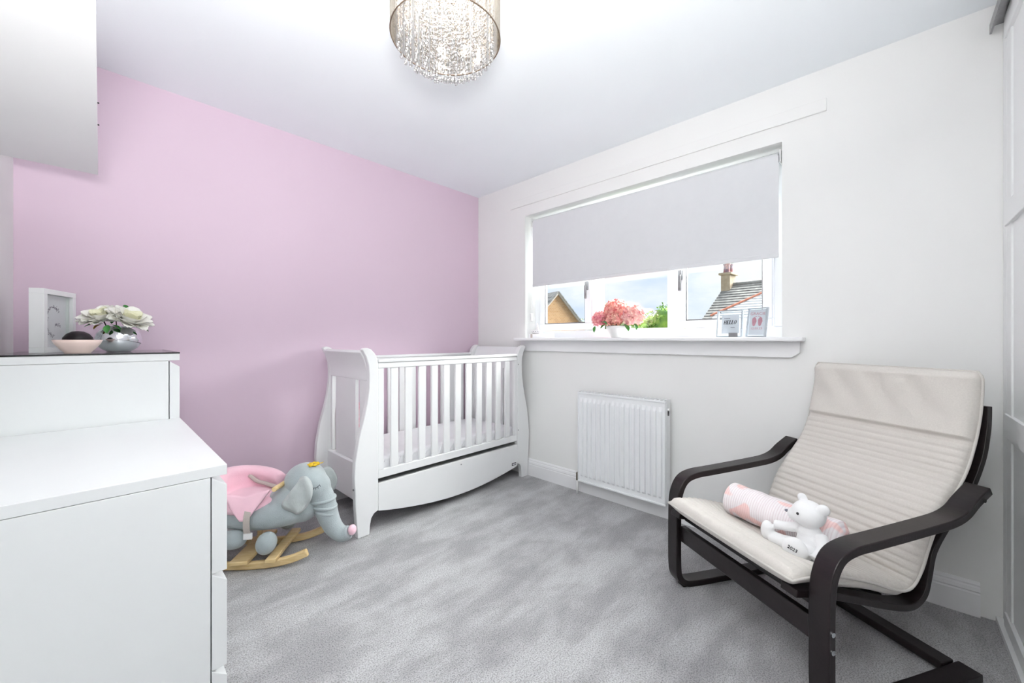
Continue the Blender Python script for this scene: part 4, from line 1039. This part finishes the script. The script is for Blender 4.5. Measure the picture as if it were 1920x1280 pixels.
# ------------------------------------------------------------------ ceiling light
LX, LY = 0.80, 1.07
la = thing('ceiling_light', 'round string drum ceiling light full of hanging crystal beads', 'ceiling light', (LX, LY, ZC))
RR = 0.18; ZR = 2.10
MB().lathe([(0, -0.03), (0.14, -0.03), (0.15, -0.025), (0.15, -0.0005), (0, -0.0005)], 40, (LX, LY, ZC)).build('ceiling_plate', 'chrome', la, bevel=0.003)
def ring(r, z, t, m, nm): MB().tube([(LX + r * math.cos(2 * PI * k / 72), LY + r * math.sin(2 * PI * k / 72), z) for k in range(72)], t, 8, closed=True).build(nm, m, la, smooth=True)
ring(RR, ZR, 0.0022, 'wire', 'lower_hoop'); ring(RR, ZC - 0.028, 0.0022, 'wire', 'upper_hoop')
q = MB()
for k in range(4):
    a = PI / 4 + k * PI / 2; q.tube([(LX + 0.14 * math.cos(a), LY + 0.14 * math.sin(a), ZC - 0.028), (LX + RR * math.cos(a), LY + RR * math.sin(a), ZC - 0.028)], 0.002, 6)
q.build('hoop_spokes', 'wire', la, smooth=True)
q = MB()
for k in range(260):
    a = 2 * PI * k / 260; r = RR
    q.tube([(LX + r * math.cos(a), LY + r * math.sin(a), ZC - 0.03), (LX + r * math.cos(a), LY + r * math.sin(a), ZR)], 0.0009, 4, caps=False)
stuff(q.build('string_shade', 'string', la, fixn=False))
q = MB(); wires = MB(); rr = random.Random(5); k = 0
for (r, n, zb) in ((0.155, 34, 2.062), (0.128, 28, 2.042), (0.100, 22, 2.022), (0.070, 16, 2.006), (0.040, 10, 1.994), (0.012, 3, 1.986)):
    for i in range(n):
        a = 2 * PI * (i + 0.5 * (k % 2)) / n; x, y = LX + r * math.cos(a), LY + r * math.sin(a); z0 = zb + rr.uniform(-0.006, 0.006)
        wires.tube([(x, y, ZC - 0.032), (x, y, z0)], 0.0004, 3, caps=False)
        z = ZC - 0.06
        while z > z0 + 0.022:
            s_ = rr.choice((0.0042, 0.0048, 0.0036)); q.ball((x, y, z), (s_, s_, s_ * 1.1), 6, 4); z -= rr.uniform(0.015, 0.022)
        # larger pendant drop at the end of each string
        MB().lathe([(0.0, 0.011), (0.0025, 0.008), (0.0062, -0.001), (0.0066, -0.004), (0.0045, -0.0085), (0.0, -0.0105)], 8, (x, y, z0)).build('crystal_drop', 'drop', la, smooth=True)
    k += 1
stuff(q.build('crystal_beads', 'crystal', la, smooth=True, fixn=False)); stuff(wires.build('bead_wires', 'wire', la, fixn=False))
for k in range(5):
    a = 2 * PI * k / 5 + 0.3; x, y = LX + 0.085 * math.cos(a), LY + 0.085 * math.sin(a)
    MB().tube([(x, y, ZC - 0.0305), (x, y, ZC - 0.075)], 0.009, 10).build('lamp_holder', 'chrome', la)
    MB().ball((x, y, ZC - 0.098), (0.011, 0.011, 0.022), 12, 8).build('bulb', 'bulb', la, smooth=True)
    ld = bpy.data.lights.new('bulb_light', 'POINT'); ld.energy = LAMP_POWER / 5; ld.color = (1.0, 0.965, 0.92); ld.shadow_soft_size = 0.02
    lo_ = bpy.data.objects.new('bulb_light', ld); COL.objects.link(lo_); lo_.parent = la; lo_.location = (x - LX, y - LY, -0.135)

# ------------------------------------------------------------------ outside
Fv = Vector((0.72248, 0.69139)); Rv = Vector((0.69139, -0.72248))
GZ0 = -2.8
def out(r, f): p = Rv * r + Fv * f; return (p.x, p.y)
struct(MB().box(3.2, 90, -50, 75, GZ0 - 0.2, GZ0).build('floor_1', 'grass'))
# buff brick gable house
gx, gy = out(1.84, 16.0)
hb_ = thing('brick_house', 'buff brick gabled house seen through the left pane', 'house', (gx, gy, GZ0), math.atan2(Rv.y, Rv.x) + math.radians(28))
apz = 1.0967 + 1.95 - GZ0; hw = 3.4; ev = apz - 3.55
MB().prism([(-hw, 0), (hw, 0), (hw, ev), (0, apz - 0.12), (-hw, ev)], 0, 9.0, 'y').build('gable_wall', 'brick', hb_, local=True)
for s_ in (-1, 1):
    n_c = 22
    for k in range(n_c):
        t0, t1 = k / n_c, (k + 1) / n_c + 0.02
        x0_, z0_ = s_ * (hw + 0.3) * t0, apz - (apz - ev + 0.3) * t0; x1_, z1_ = s_ * (hw + 0.3) * t1, apz - (apz - ev + 0.3) * t1
        b = MB().prism([(x0_, z0_), (x1_, z1_ + 0.02), (x1_, z1_ - 0.05), (x0_, z0_ - 0.05)], -0.12, 9.1, 'y'); b.build('tile_course', 'tile', hb_, local=True)
    MB().prism([(0, apz - 0.02), (s_ * (hw + 0.3), ev - 0.32), (s_ * (hw + 0.3), ev - 0.42), (0, apz - 0.12)], -0.10, -0.02, 'y').build('bargeboard', 'webbing', hb_, local=True)
# grey tiled house with chimney
phi = math.radians(50)
rdir = Rv * math.cos(phi) - Fv * math.sin(phi); qdir = -Rv * math.sin(phi) - Fv * math.cos(phi)
rx, ry = out(9.74, 18.0)
hr = thing('tiled_house', 'house with grey tiled roof and sandstone chimney through the right pane', 'house', (rx, ry, GZ0), math.atan2(rdir.y, rdir.x))
# local x = along the ridge, local -y = down the near slope
rz = 1.0967 + 2.46 - GZ0; kk = 0.70
MB().prism([(-4.6, 0), (4.6, 0), (4.6, rz - 4.6 * kk - 0.25), (0, rz - 0.2), (-4.6, rz - 4.6 * kk - 0.25)], 0.2, 11.0, 'x').build('wall', 'sandstone', hr, local=True)
nc = 28; run_ = 4.9
for s_ in (-1, 1):
    for k in range(nc):
        a0, a1 = run_ * k / nc, run_ * (k + 1) / nc + 0.03
        MB().prism([(s_ * a0, rz - kk * a0 - 0.015), (s_ * a1, rz - kk * a1 + 0.03), (s_ * a1, rz - kk * a1 - 0.05), (s_ * a0, rz - kk * a0 - 0.08)], 0.0, 11.2, 'x').build('tile_course', 'tile', hr, local=True)
MB().tube([(0.0, 0, rz + 0.01), (11.2, 0, rz + 0.01)], 0.09, 8).build('ridge_tiles', 'tile', hr, local=True)
# lean-to roof valley with terracotta hip
er = thing('extension_roof', 'pale tiled lower roof with terracotta edge below the chimney', 'roof', (rx, ry, GZ0), math.atan2(rdir.y, rdir.x))
def hip_at(a): return 0.50 + max(0.0, 2.302 - a) * 1.127     # ridge coordinate where the hip crosses slope distance a
er_n = 16
for k in range(er_n):
    a0, a1 = 0.75 + 2.55 * k / er_n, 0.75 + 2.55 * (k + 1) / er_n + 0.02
    xs = hip_at((a0 + a1) / 2)
    o = MB().prism([(-a0, rz - kk * a0 + 0.14), (-a1, rz - kk * a1 + 0.18), (-a1, rz - kk * a1 + 0.06), (-a0, rz - kk * a0 + 0.06)], xs, 11.2, 'x').build('tile_course', 'tile2', er, local=True)
MB().tube([(hip_at(2.302) - 0.12, -2.40, rz - kk * 2.40 + 0.2), (hip_at(0.75), -0.75, rz - kk * 0.75 + 0.2)], 0.040, 8).build('hip_edge', 'terra', er, local=True)
# chimney
co3 = (0, 0, -rz)
MB().box(-0.02, 0.36, -0.42, 0.22, -0.38, 0.42).build('chimney_shaft', 'sandstone', hr, bevel=0.01, org=co3)
MB().box(-0.10, 0.44, -0.50, 0.30, 0.42, 0.52).build('chimney_cornice', 'sandstone', hr, bevel=0.02, org=co3)
for y_ in (-0.26, 0.06):
    p_ = MB().lathe([(0.15, 0.0), (0.13, 0.08), (0.125, 0.34), (0.145, 0.36), (0.145, 0.42), (0.10, 0.42), (0.10, 0.1)], 14, (0.17, y_, 0.521)).build('chimney_pot', 'pot', hr, smooth=False, org=co3)
    MB().lathe([(0.15, 0.47), (0.15, 0.485), (0, 0.50)], 12, (0.17, y_, 0.521)).build('cowl', 'steel', p_, org=co3)
    MB().tube([(0.17, y_, 0.60), (0.17, y_, 1.0)], 0.02, 6).build('cowl_post', 'steel', p_, org=co3)
# trees
def tree(label, r, f, top, rad, m, seedn, n=1700):
    x, y = out(r, f); t = thing('tree', label, 'tree', (x, y, GZ0), 0, 'trees beyond the window'); rr = random.Random(seedn)
    MB().tube([(x, y, GZ0), (x + 0.1, y, GZ0 + 1.5), (x, y + 0.1, top - rad)], [0.22, 0.17, 0.08], 10).build('trunk', 'bark', t, smooth=True)
    b = MB(); blobs = [(rr.uniform(-.6, .6) * rad, rr.uniform(-.6, .6) * rad, rr.uniform(-1.3, -0.35) * rad, rr.uniform(.35, .6) * rad) for _ in range(9)]
    blobs.append((0, 0, -0.62 * rad, 0.6 * rad))
    for k in range(n):
        bx_, by_, bz_, br_ = rr.choice(blobs); d = Vector((rr.gauss(0, 1), rr.gauss(0, 1), rr.gauss(0, 1))).normalized(); c = Vector((x + bx_, y + by_, top + bz_)) + d * br_ * rr.uniform(0.75, 1.05)
        u = Vector((rr.gauss(0, 1), rr.gauss(0, 1), rr.gauss(0, 1))).normalized(); v = u.orthogonal().normalized(); s_ = rr.uniform(0.09, 0.17)
        b.add([c - u * s_, c + v * s_ * 0.5, c + u * s_, c - v * s_ * 0.5], [(0, 1, 2, 3)])
    stuff(b.build('foliage', m, t, fixn=False))
    c = MB()
    for (bx_, by_, bz_, br_) in blobs: c.ball((x + bx_, y + by_, top + bz_), br_ * 0.78, 10, 8)
    c.build('crown', m, t, smooth=True, fixn=False)
tree('bright green tree behind the hydrangeas in the middle pane', 8.3, 23.0, 2.75, 1.9, 'fol', 21)
tree('dull green tree rising left of the bright green tree', 7.6, 30.0, 3.35, 2.2, 'fol_d', 22)
tree('dark green tree at the right of the middle pane', 11.6, 30.0, 3.25, 2.0, 'fol_d', 23)
tree('small dark tree beside the brick house', 4.3, 26.0, 2.3, 1.4, 'fol_d', 24, 900)
